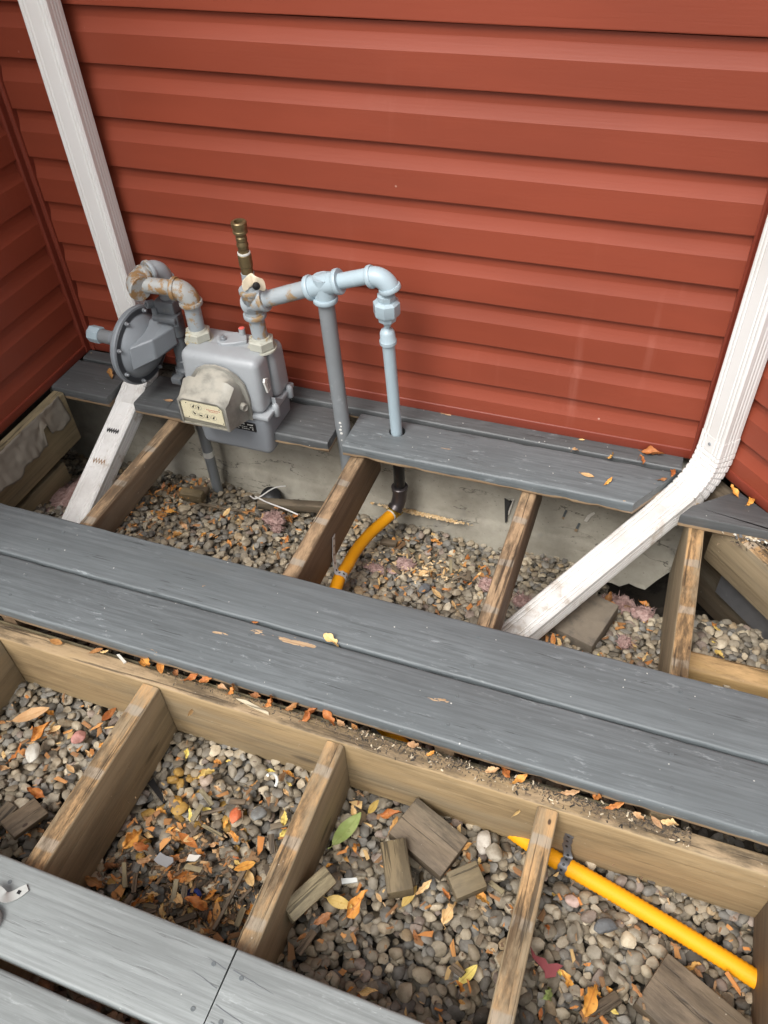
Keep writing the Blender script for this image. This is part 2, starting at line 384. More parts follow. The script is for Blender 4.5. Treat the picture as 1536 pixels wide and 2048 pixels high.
def tag(o, label, cat, group=None):
    o['label'] = label; o['category'] = cat
    if group: o['group'] = group
    return o
def struct(o): o['kind'] = 'structure'; return o
def nz1(x, y=0, z=0): return mnoise.noise(Vector((x, y, z)))

# ------------------------------------------------------------------ ground, gravel height
def smooth(a, b, x):
    t = np.clip((x-a)/(b-a), 0, 1); return t*t*(3-2*t)
def zg(x, y):
    x = np.asarray(x, float); y = np.asarray(y, float)
    z = -.232 - .02*smooth(-1.0, -.62, y) - .20*smooth(-.66, .02, y)
    z = z + .07*smooth(1.0, 1.12, x)*smooth(-.95, -.5, y) - .34*smooth(.84, 1.0, x)*smooth(-.27, -.10, y)
    return z + .008*np.sin(x*9+y*7) + .006*np.sin(x*17-y*13+1)
def build_ground():
    xs = np.concatenate([[-60, -12, -3], np.linspace(-1.2, 2.2, 60), [4, 14, 60]]); ys = np.concatenate([[-60, -12, -4], np.linspace(-2.4, .9, 56), [3, 14, 60]])
    mb = MB(); vs = []; 
    for y in ys:
        for x in xs: vs.append((x, y, float(zg(x, y))-.036))
    n = len(xs); fs = [(j*n+i, j*n+i+1, (j+1)*n+i+1, (j+1)*n+i) for j in range(len(ys)-1) for i in range(n-1)]
    mb.add(vs, fs); o = obj('ground', mb, 'soil'); struct(o)
build_ground()

# ------------------------------------------------------------------ walls
LAP = .11939; Z0 = -.0011
PROF = [(.0, .004), (-.0160, .0005), (-.0180, .0), (-.0186, .002), (-.0182, .030), (-.0178, .0650), (-.0166, .0680), (-.0092, .0900), (-.0084, .0945), (-.0082, .1155), (-.001, .1165), (-.001, .1235), (.0, .1235)]
def siding(parent, length, nrow, origin, ang, z_lo):
    """courses of a wall that runs along local +x from origin; outward is local -y"""
    rot = Matrix.Rotation(ang, 4, 'Z'); N = max(6, int(length/.07))
    for j in range(nrow):
        z = Z0 + LAP*j; secs = []; sd_ = random.random()*50
        for i in range(N+1):
            x = length*i/N; w = .0016*nz1(x*3.1, sd_) + .0008*nz1(x*8, sd_); dz = .0013*nz1(x*2.0, sd_+9)
            secs.append([(x-length/2, p[0]+w*(p[0] < -.003), p[1]+dz) for p in PROF])
        mb = MB().loft(secs)
        o = bpy.data.objects.new('siding_panel', mesh('siding_panel', mb, 'red_vinyl', 9))
        c = Vector(origin) + rot @ Vector((length/2, 0, 0)); c.z = z
        link(o, parent, c); o.rotation_euler.z = ang
NROW = 21; HT = Z0+LAP*NROW
wall = thing('house_wall', 'broad red vinyl clapboard wall straight behind the gas meter', 'wall', (.13, 0, 0), 'red clad house walls')
WY = .017
siding(wall, 1.84, NROW, (-.795, WY, 0), 0, 0)
obj('wall_core', MB().rbox((-.998, .004+WY, -.03), (1.10, .16, HT), 0), 'soil', wall, 0)
obj('starter_trim', MB().rbox((-.775, WY-.0215, -.003), (1.045, WY-.0005, .0275), .004, 3), 'red_trim', wall)
lw = thing('house_wall', 'dark red vinyl clapboard wall at the left, square to the meter wall', 'wall', (-.80, -.65, 0), 'red clad house walls')
siding(lw, 1.475, NROW, (-.815, -1.47, 0), R(90), 0)
obj('wall_core', MB().rbox((-.98, -1.47, -.03), (-.820, 0.0, HT), 0), 'soil', lw, 0)
obj('starter_trim', MB().rbox((-.8145, -1.47, -.004), (-.7915, -.021, .024), .004, 3), 'red_trim', lw)
obj('corner_trim', MB().prism([(-.016, 0), (-.016, -.045), (.0065, -.045), (.0095, -.041), (.0085, -.0225), (.014, -.0225), (.0165, -.026), (.020, -.024), (.0255, -.0235), (.0255, 0)], (-.799, WY, .0), (1, 0, 0), (0, 1, 0), (0, 0, 1), HT), 'red_trim', wall, 20)
bw = thing('house_wall', 'red vinyl clapboard wall angling out behind the right downspout', 'wall', (1.5, -.42, 0), 'red clad house walls')
# 45 degree bay wall: face passes through x + y = 1.076
siding(bw, 1.15, NROW, (1.077, .021, 0), R(-45), 0)
def bay(mb_lo, mb_hi, r=0.0): # box in the bay wall's own frame (u along wall, v outwards negative)
    m = Matrix.Translation((1.077, .021, 0)) @ Matrix.Rotation(R(-45), 4, 'Z')
    return MB().rbox(mb_lo, mb_hi, r, 2, fn=lambda v: m @ v)
obj('wall_core', bay((.0, .004, -.03), (1.15, .14, HT)), 'soil', bw, 0)
obj('starter_trim', bay((-.012, -.0225, -.004), (1.15, -.0005, .024), .004), 'red_trim', bw)
obj('corner_trim', MB().prism([(-.0385, 0), (-.0385, -.0215), (-.033, -.0250), (-.028, -.0225), (.006, -.0235), (.018, -.034), (.022, -.030), (.022, 0)], (1.062, WY, 0), (1, 0, 0), (0, 1, 0), (0, 0, 1), HT), 'red_trim', wall, 20)

obj('house_body', MB().rbox((-1.05, .165, -1.2), (3.6, 3.2, HT), 0), 'soil', wall, 0)
obj('house_body', MB().rbox((-3.2, -1.47, -1.2), (-1.0, .16, HT), 0), 'soil', lw, 0)
obj('house_body', bay((.02, .145, -.03), (1.15, .9, HT)), 'soil', bw, 0)
# foundation
def build_foundation():
    t = thing('concrete_foundation', 'grey weathered concrete foundation under the red wall with a rough ledge', 'foundation', (.1, .05, -.8))
    x0, x1 = -1.05, 1.10; N = 90
    prof = [(-.045, .07), (-.045, -.030), (-.20, -.033), (-.345, -.034), (-.354, -.039), (-.364, -.046), (-.46, -.054), (-.85, -.060), (-.85, .07)]
    secs = []
    for i in range(N+1):
        x = x0+(x1-x0)*i/N; q = []
        for k, (z, y) in enumerate(prof):
            jj = .004*nz1(x*14, z*20) + .006*nz1(x*5, z*9+4)
            zz = z + ((.022*nz1(x*6, 3)+.006*nz1(x*30, 5)) if 3 <= k <= 5 else 0)
            edge = -.455 + .10*float(smooth(1.0, 1.06, np.array(x))) + .016*nz1(x*35, 2) + .010*nz1(x*90, 6)
            if x > .80 and k >= 6: zz = max(zz, edge - (.0 if k == 6 else .012)) if x > .84 else zz
            if x > .84: jj += .012*nz1(x*45, z*30)
            q.append((x, float(y + (jj if y < 0 else 0)), float(zz)))
        secs.append(q)
    obj('footing', MB().loft(secs), 'concrete', t, 40)
    def splash(name, pts, mat): obj(name, MB().prism(pts, (0, -.0385, 0), (1, 0, 0), (0, 0, 1), (0, -1, 0), .0015), mat, t, 0)
    splash('black_drip', [(.566, -.238), (.571, -.300), (.574, -.338), (.579, -.330), (.581, -.285), (.590, -.240), (.578, -.246)], 'black_marking'); splash('white_drip', [(.585, -.240), (.594, -.236), (.584, -.300), (.578, -.305)], 'flake_white'); splash('white_curl', [(.797, -.262), (.803, -.240), (.813, -.226), (.820, -.220), (.823, -.226), (.813, -.242), (.806, -.264)], 'flake_white')
    splash('grey_smear', [(.735, -.27), (.741, -.235), (.747, -.237), (.741, -.274)], 'grey_paint'); splash('grey_smear', [(.775, -.31), (.783, -.275), (.789, -.277), (.783, -.312)], 'grey_paint')
build_foundation()

# ------------------------------------------------------------------ deck
deck = thing('wooden_deck', 'grey painted wooden deck with several boards lifted off its joists', 'deck', (.4, -.9, -.25))
def rrect(hy, hz, r, k=3):
    pts = []
    for cx, cy, a0 in ((hy-r, hz-r, 0), (-hy+r, hz-r, 90), (-hy+r, -hz+r, 180), (hy-r, -hz+r, 270)):
        for i in range(k+1):
            a = R(a0+90*i/k); pts.append((cx+r*math.cos(a), cy+r*math.sin(a)))
    return pts
def timber(name, x0, x1, y0, y1, z0, z1, mat, axis='x', r=.006, warp=.0012, chip=0.0, label=None, step=.04, ang=None, loc=None):
    """a length of timber; its own x axis runs along the grain"""
    if axis == 'x': L, hy, c, rz = x1-x0, (y1-y0)/2, ((x0+x1)/2, (y0+y1)/2), 0
    else: L, hy, c, rz = y1-y0, (x1-x0)/2, ((x0+x1)/2, (y0+y1)/2), R(90)
    hz = (z1-z0)/2; N = max(3, int(L/step)); s = random.random()*90; base = rrect(hy, hz, min(r, hy*.5, hz*.5)); secs = []
    for i in range(N+1):
        x = -L/2+L*i/N; dz = warp*nz1(x*1.7, s); dy = warp*.7*nz1(x*1.3, s+7); q = []
        for (y, z) in base:
            e = chip*max(0, nz1(x*38, y*20+s, z*70)-.15) if chip else 0
            q.append((x, (y+dy) - math.copysign(e*.006, y) + .0005*nz1(x*30, y*40, s), z+dz-(e*.004 if z > 0 else -e*.014)))
        secs.append(q)
    if i and True:
        for k in (0, -1): secs[k] = [(p[0] + .0012*nz1(p[1]*60, p[2]*60, s), p[1], p[2]) for p in secs[k]]
    o = bpy.data.objects.new(name, mesh(name, MB().loft(secs), mat, 50))
    link(o, deck, Vector((c[0], c[1], (z0+z1)/2))); o.rotation_euler.z = rz
    if label: o['label'] = label
    return o
B = lambda *a, **k: timber('deck_board', *a, **k)
TH = .038
# board against the wall (A) and the one in front of it (B), cut round the pipes and downspouts
B(-.79, -.615, -.0525, -.004, -TH-.002, -.002, 'grey_paint_dark'); B(-.47, 1.01, -.0525, .012, -TH, 0, 'grey_paint_dark')
B(-.79, -.595, -.2131, -.066, -TH, 0, 'grey_paint_dark', chip=1.0)
B(-.503, -.395, -.2131, -.066, -TH, 0, 'grey_paint_dark', chip=1.0); B(-.353, .1065, -.2131, -.066, -TH-.003, -.003, 'grey_paint_dark', chip=1.2)
B(-.395, -.353, -.2131, -.135, -TH, 0, 'grey_paint_dark', chip=1.0, r=.004)
# right hand length of B with a pipe hole
def holed_board(x0, x1, y0, y1, hx, hy, hr):
    mb = MB(); hzz = TH/2; cx, cy = (x0+x1)/2, (y0+y1)/2
    ring = 24; hole = [(hx+hr*math.cos(2*math.pi*i/ring)-cx, hy+hr*math.sin(2*math.pi*i/ring)-cy) for i in range(ring)]
    half = (y1-y0)/2 - .006
    sq = []
    for i in range(ring):
        a = 2*math.pi*i/ring; c, s = math.cos(a), math.sin(a); k = .045/max(abs(c), abs(s)); sq.append((hx+k*c-cx, max(-half, min(half, hy+k*s-cy))))
    vs = [(x, y, hzz) for x, y in hole] + [(x, y, hzz) for x, y in sq] + [(x, y, -hzz) for x, y in hole]
    fs = []
    for i in range(ring):
        j = (i+1) % ring; fs += [(i, j, ring+j, ring+i), (i, j, 2*ring+j, 2*ring+i)]
    mb.add(vs, fs)
    return mb, cx, cy, sq
def board_B_right():
    x0, x1, y0, y1, hx, hy, hr = .150, 1.015, -.2131, -.066, .2727, -.115, .0225
    bm = bmesh.new(); L = x1-x0; cx, cy = (x0+x1)/2, (y0+y1)/2
    N = 26; base = rrect((y1-y0)/2, TH/2, .007); secs = []
    for i in range(N+1):
        x = -L/2+L*i/N; q = []
        for (y, z) in base:
            e = 1.0*max(0, nz1(x*38, y*20+3, z*70)-.15); kx = max(0, (i-(N-8))/8); xe = .912+(cy+y+.2131)*.62-cx
            q.append((x+(xe-L/2)*kx, y-math.copysign(e*.006, y), z-(e*.004 if z > 0 else -e*.014)+.001*nz1(x*1.7, 5)))
        secs.append(q)
    me = mesh('deck_board', MB().loft(secs), 'grey_paint', 50); o = bpy.data.objects.new('deck_board', me); link(o, deck, Vector((cx, cy, -TH/2)))
    cut = MB().lathe([(-.1, hr), (.1, hr)], (hx-cx, hy-cy, 0), (0, 0, 1), 28); cme = mesh('hole_cutter', cut, 'grey_paint', 0)
    co = bpy.data.objects.new('hole_cutter', cme); COL.objects.link(co); co.location = (cx, cy, -TH/2)
    md = o.modifiers.new('hole', 'BOOLEAN'); md.operation = 'DIFFERENCE'; md.object = co; md.solver = 'EXACT'
    bpy.context.view_layer.update()
    dg = bpy.context.evaluated_depsgraph_get(); me2 = bpy.data.meshes.new_from_object(o.evaluated_get(dg)); me2.name = 'deck_board'
    o.modifiers.clear(); o.data = me2; me2.shade_smooth(); me2.set_sharp_from_angle(angle=R(50))
    bpy.data.objects.remove(co); bpy.data.meshes.remove(cme)
    if not me2.materials: me2.materials.append(M['grey_paint'])
    o['label'] = 'deck board with a pipe passing through a round hole'
board_B_right()
# short end of B right of the downspout, cut to the angled wall
def corner_board():
    pts = [(1.022, -.2155), (1.30, -.2155), (1.30, -.222), (1.150, -.0935), (1.143, -.0935), (1.045, -.178)]
    mb = MB(); secs = []
    for z, k in ((-TH, .004), (-TH+.004, 0), (-.005, 0), (-.0015, .0025), (0, .006)):
        c = (1.14, -.175); secs.append([(p[0]+(c[0]-p[0])*k*4, p[1]+(c[1]-p[1])*k*6, z) for p in pts])
    mb.loft(secs); o = obj('deck_board', mb, 'grey_paint_dark', deck, 50); o['label'] = 'short mitred deck board end beside the right downspout'
corner_board()
for k in range(3): B(1.275, 2.45, -.3635-.1475*k, -.2230-.1475*k, -TH, 0, 'grey_paint', chip=.5)  # unseen boards added right of the view to shade the bay below
for y0, y1 in ((-.8165, -.6757), (-.9625, -.8225)):
    B(-.786, 2.45, y0, y1, -TH, 0, 'grey_paint', chip=.55, step=.03)
B(-.786, .4522, -1.5525, -1.4152, -TH, 0, 'grey_paint_brightened', chip=.3); B(.4548, 2.45, -1.5525, -1.4152, -TH, 0, 'grey_paint_brightened', chip=.3)
B(-.786, 2.45, -1.704, -1.5655, -TH, 0, 'grey_paint_brightened', chip=.3)
B(-.786, 2.45, -1.850, -1.712, -TH, 0, 'grey_paint_brightened'); B(-.786, 2.45, -1.996, -1.858, -TH, 0, 'grey_paint_brightened'); B(-.786, 2.45, -2.142, -2.004, -TH, 0, 'grey_paint_brightened')
def screws():
    me = None; me2 = None
    for xj in (-.38, .19, .66, 1.068):
        for yb in (-.712, -.780, -.858, -.927):
            x, y = xj+random.uniform(-.006, .006), yb+random.uniform(-.006, .006)
            if me is None:
                mb = MB().lathe([(-.001, .0038), (.0004, .0038), (.0006, .003), (.0002, .0013)], (0, 0, 0), Z_, 12); me = mesh('screw', mb, 'grey_paint', 40)
            o = bpy.data.objects.new('screw', me); link(o, deck, Vector((x, y, .0004)))
    for xj in (.035, .425, .48):
        for yb in (-1.452, -1.518):
            if me2 is None: me2 = me.copy(); me2.materials[0] = M['grey_paint']
            o = bpy.data.objects.new('screw', me2); link(o, deck, Vector((xj+random.uniform(-.004, .004), yb+random.uniform(-.005, .005), .0004)))
Z_ = Vector((0, 0, 1)); screws()
def splits():
    mb = MB()
    for x, y, l, b in ((.462, -1.4465, .075, -.010), (.458, -1.498, .085, -.016), (.449, -1.478, -.05, .010), (.450, -1.4495, -.036, .006), (.462, -1.521, .05, -.006)):
        n = 8; top = []; bot = []
        for i in range(n+1):
            u = i/n; xx = x+l*u; yy = y+b*u+.0011*nz1(u*5, x*90); w = .0006*(1-u)**.7+.0001; top.append((xx, yy+w, .00035)); bot.append((xx, yy-w, .00035))
        k = len(mb.v); mb.v += top+bot; mb.f += [(k+i, k+n+1+i, k+n+2+i, k+i+1) for i in range(n)]
    o = obj('split', mb, 'iron_grey', deck, 0); o['kind'] = 'stuff'
splits()
J = lambda *a, **k: timber('joist', *a, axis='y', **k)
G = .0005; ZT = -TH-.0015
J(-.4005, -.3623, -.955, -.150, -.128, ZT, 'joist_wood_brown'); J(.1675, .2075, -.955, -.090, -.186, ZT, 'joist_wood_brown', label='joist with the yellow hose strapped to its side')
J(.6395, .6785, -.955, -.085, -.178, ZT, 'joist_wood_brown'); J(1.0485, 1.0868, -.955, -.120, -.322, ZT, 'joist_wood')
J(1.46, 1.498, -.955, -.62, -.178, ZT, 'joist_wood')
for x0, x1, m_ in ((-.4005, -.3605, 'joist_wood'), (.0118, .0535, 'joist_wood'), (.4342, .4714, 'joist_wood'), (.8536, .8929, 'joist_wood'), (1.272, 1.310, 'joist_wood_brown'), (1.69, 1.728, 'joist_wood')):
    J(x0, x1, -2.14, -1.0125, -.224, ZT-.001, m_)
timber('beam', -.79, 2.45, -1.0109, -.9735, -.222, ZT, 'beam_wood', label='long beam carrying the joists, leaves lying along its top')
timber('blocking', -.79, 1.085, -.9725, -.9575, -.222, -.058, 'dull_wood')
timber('blocking', 1.0885, 1.95, -.545, -.487, -.29, -.148, 'fresh_wood', r=.012, label='bright new blocking at the right')
timber('ledger', -.7875, -.750, -1.40, -.2155, -.190, -.012, 'dull_wood', axis='y'); timber('ledger', -.800, -.768, -1.40, -.30, -.30, -.222, 'dull_wood', axis='y')
# diagonal timber and flashing under the bay wall
m45 = Matrix.Translation((1.066, .010, 0)) @ Matrix.Rotation(R(-45), 4, 'Z')
def diag(name, u0, u1, v0, v1, z0, z1, mat, r=.005):
    mb = MB().rbox((-(u1-u0)/2, -(v1-v0)/2, -(z1-z0)/2), ((u1-u0)/2, (v1-v0)/2, (z1-z0)/2), r)
    o = bpy.data.objects.new(name, mesh(name, mb, mat, 40)); link(o, deck, m45 @ Vector(((u0+u1)/2, (v0+v1)/2, (z0+z1)/2))); o.rotation_euler.z = R(-45); return o
diag('rim_joist', .155, 1.1, -.094, -.054, -.180, -.0405, 'joist_wood')
diag('flashing', .20, 1.1, -.060, -.055, -.285, -.175, 'galvanised_dark', 0)
diag('ledger', .02, 1.1, -.028, .02, -.42, -.045, 'old_block')

# ------------------------------------------------------------------ gravel
def ico(sub):
    bm = bmesh.new(); bmesh.ops.create_icosphere(bm, subdivisions=sub, radius=1.0)
    v = np.array([x.co[:] for x in bm.verts]); f = np.array([[q.index for q in t.verts] for t in bm.faces]); bm.free(); return v, f
def stone_shapes(sub, n):
    v, f = ico(sub); out = []
    for k in range(n):
        w = v.copy(); s = k*7.3
        for i in range(len(w)):
            p = Vector(v[i]*1.1)+Vector((s, s*.3, -s)); w[i] *= 1+.20*mnoise.noise(p)+.07*mnoise.noise(p*2.3)
        for c in range(random.randint(3, 7)):                                # broken flats
            d = np.array(Vector((random.gauss(0, 1), random.gauss(0, 1), random.gauss(0, 1))).normalized()); h = random.uniform(.52, .82)
            t = w@d; over = t > h; w[over] -= np.outer((t[over]-h)*.85, d)
        out.append(w)
    return out, f
PAL = np.array([1.74, 1.64, 1.45])*np.array([(.125, .115, .098), (.165, .152, .13), (.19, .172, .143), (.225, .20, .16), (.265, .24, .195), (.105, .105, .105), (.145, .145, .143), (.185, .16, .125), (.30, .275, .23), (.085, .08, .073), (.21, .165, .11), (.16, .135, .125)])
PW = np.array([.15, .15, .14, .10, .07, .10, .11, .08, .03, .05, .03, .04]); PW = PW/PW.sum()
def rotm(n):
    q = rng.normal(size=(n, 4)); q /= np.linalg.norm(q, axis=1)[:, None]; a, b, c, d = q.T
    return np.stack([1-2*(c*c+d*d), 2*(b*c-a*d), 2*(b*d+a*c), 2*(b*c+a*d), 1-2*(b*b+d*d), 2*(c*d-a*b), 2*(b*d-a*c), 2*(c*d+a*b), 1-2*(b*b+c*c)], 1).reshape(n, 3, 3)
def color_attr(me, cols):
    at = me.color_attributes.new('stone_colour', 'FLOAT_COLOR', 'POINT')
    at.data.foreach_set('color', np.concatenate([cols, np.ones((len(cols), 1))], 1).astype(np.float32).ravel())
XG0, XG1, YG0, YG1, GR = -1.05, 1.75, -1.72, .0, .005
HX, HY = int((XG1-XG0)/GR)+1, int((YG1-YG0)/GR)+1
gx, gy = np.meshgrid(XG0+GR*np.arange(HX), YG0+GR*np.arange(HY), indexing='ij')
HF = zg(gx, gy) - .030                                                   # running height field of the pile
def drop(x, y, r, hz):
    i0, i1 = max(0, int((x-r-XG0)/GR)), min(HX, int((x+r-XG0)/GR)+2); j0, j1 = max(0, int((y-r-YG0)/GR)), min(HY, int((y+r-YG0)/GR)+2)
    if i1 <= i0 or j1 <= j0: return None
    sub = HF[i0:i1, j0:j1]; d2 = ((gx[i0:i1, j0:j1]-x)**2+(gy[i0:i1, j0:j1]-y)**2)/(r*r); ins = d2 < 1
    if not ins.any(): return None
    dome = np.sqrt(np.clip(1-d2, 0, 1))*hz
    z = np.quantile((sub+dome*.9)[ins], .80)
    sub[ins] = np.maximum(sub[ins], z+dome[ins]); return z
HOSE = [(.259, -.146, -.288), (.243, -.188, -.290), (.226, -.255, -.281), (.220, -.34, -.262), (.227, -.42, -.238), (.234, -.50, -.215), (.26, -.62, -.222), (.36, -.76, -.235), (.55, -.88, -.238), (.74, -.965, -.222), (.83, -1.002, -.212), (.907, -1.030, -.201), (1.0, -1.052, -.199), (1.093, -1.074, -.201), (1.26, -1.118, -.201), (1.50, -1.19, -.205), (1.85, -1.30, -.215)]
HA = np.array(HOSE)
def near_hose(x, y, z, r):
    a, b = HA[:-1], HA[1:]; p = np.array([x, y, z+.002]); d = b-a; t = np.clip(((p-a)*d).sum(1)/(d*d).sum(1), 0, 1)
    return np.linalg.norm(a+d*t[:, None]-p, axis=1).min() < .0165+r*1.0
def build_gravel():
    pts = []
    for layer, sp in ((0, .0235), (1, .0190), (2, .0185), (3, .0205)):
        nx, ny = int((XG1-XG0)/sp), int((YG1-YG0)/(sp*.87)); L = []
        for j in range(ny):
            for i in range(nx):
                x = XG0+sp*(i+.5*(j % 2))+random.gauss(0, sp*.22); y = YG0+sp*.87*j+random.gauss(0, sp*.22); L.append((x, y, layer))
        random.shuffle(L); pts += L
    shapesL, fL = stone_shapes(2, 60); shapesH, fH = shapesL, fL
    Vs, Fs, Cs = [], [], []; off = 0; n = len(pts); RM = rotm(n)
    ci = rng.choice(len(PAL), n, p=PW)
    for k, (x, y, layer) in enumerate(pts):
        if x+y > 1.55 or (layer > 0 and (-.955 < y < -.72 or y < -1.56 or x > 1.45 or (x < -.45 and y < -.8))): continue
        r = random.choice((.0085, .0105, .0115, .0125, .0135, .0155)) * random.uniform(.86, 1.18)
        r *= .84 if y > -.9 else .90
        fl = random.uniform(.34, .74); z = drop(x, y, r*.92, r*fl)
        if z is None or (layer >= 2 and z > zg(x, y)+.020): continue
        if near_hose(x, y, z, r): continue
        hi = False
        shp, ff = (shapesH, fH) if hi else (shapesL, fL)
        w = shp[k % 60]*np.array([random.uniform(.95, 1.55), random.uniform(.8, 1.05), 1.0]); 
        w = w@RM[k].T; w = w*np.array([1, 1, fl]); a = random.uniform(-.5, .5); ca, sa = math.cos(a), math.sin(a)
        w = w@np.array([[1, 0, 0], [0, ca, -sa], [0, sa, ca]]).T*r + np.array([x, y, z])
        c = PAL[ci[k]]*random.uniform(.66, 1.22)
        if .08 < x < .32 and -1.36 < y < -1.08 and random.random() < .10: c = np.array([.42, .25, .06])
        Vs.append(w); Fs.append(ff+off); off += len(w); Cs.append(np.repeat(c[None], len(w), 0))
    vv = np.concatenate(Vs); ffs = np.concatenate(Fs); me = bpy.data.meshes.new('gravel')
    me.vertices.add(len(vv)); me.vertices.foreach_set('co', vv.astype(np.float32).ravel())
    me.loops.add(ffs.size); me.loops.foreach_set('vertex_index', ffs.astype(np.int32).ravel())
    me.polygons.add(len(ffs)); me.polygons.foreach_set('loop_start', np.arange(0, ffs.size, 3, dtype=np.int32)); me.polygons.foreach_set('loop_total', np.full(len(ffs), 3, np.int32))
    me.update(); me.validate(); color_attr(me, np.concatenate(Cs)); me.materials.append(M['river_stone']); me.shade_smooth(); me.set_sharp_from_angle(angle=R(33))
    o = bpy.data.objects.new('gravel', me); link(o); o['kind'] = 'stuff'; o['label'] = 'loose brown and grey river gravel under the deck'; o['category'] = 'gravel'
    print('gravel stones', len(Vs), 'tris', len(ffs))
build_gravel()
def hgt(x, y, r=.012):
    i, j = int((x-XG0)/GR), int((y-YG0)/GR); k = max(1, int(r/GR))
    s = HF[max(0, i-k):i+k+1, max(0, j-k):j+k+1]
    return float(np.quantile(s, .85)) if s.size else float(zg(x, y))

def pebble(x, y, r, col, label, name='pebble', flat=.6, el=1.3):
    r *= .78; sh, f = stone_shapes(3, 1); w = sh[0]*np.array([el, 1, flat])*r; a = random.uniform(0, 3.1); ca, sa = math.cos(a), math.sin(a)
    w = w@np.array([[ca, -sa, 0], [sa, ca, 0], [0, 0, 1]]).T; z = hgt(x, y, r*1.2)+r*flat*.5
    me = bpy.data.meshes.new(name); me.from_pydata([tuple(q) for q in w], [], [tuple(t) for t in f]); color_attr(me, np.repeat(np.array([col]), len(w), 0)); me.materials.append(M['river_stone']); me.shade_smooth()
    o = bpy.data.objects.new(name, me); link(o, None, Vector((x, y, z))); tag(o, label, 'pebble', 'stones that stand out of the gravel'); return o
pebble(-.205, -1.172, .021, (.50, .48, .42), 'pale oval pebble in the left bay near the picture edge', el=1.5)
pebble(-.139, -1.105, .018, (.46, .22, .19), 'pink pebble in the gravel of the left bay')
pebble(.185, -1.105, .018, (.42, .33, .26), 'pale pebble with an orange tinge in the middle bay')
pebble(.157, -1.175, .018, (.45, .27, .06), 'large ochre pebble in the middle bay', flat=.5)
pebble(.142, -1.162, .015, (.42, .22, .03), 'small amber pebble beside the large ochre one')
pebble(.280, -1.157, .016, (.60, .15, .06), 'bright orange-red pebble in the middle bay', el=1.5)
pebble(.770, -1.040, .022, (.52, .48, .42), 'cream oval pebble close to the beam and the yellow hose', el=1.5)
pebble(.792, -1.058, .020, (.40, .36, .29), 'buff pebble next to the cream one by the beam', el=1.4)
pebble(.952, -1.100, .015, (.50, .36, .31), 'pinkish pebble right of the third lower joist')
pebble(1.012, -1.132, .019, (.105, .11, .115), 'dark flat grey pebble below the yellow hose', el=1.6)
pebble(.332, -1.147, .020, (.17, .175, .17), 'round flat grey pebble near the second lower joist', el=1.05, flat=.4)
pebble(.437, -.395, .018, (.15, .16, .175), 'bluish grey pebble between the two middle upper joists', el=1.4)

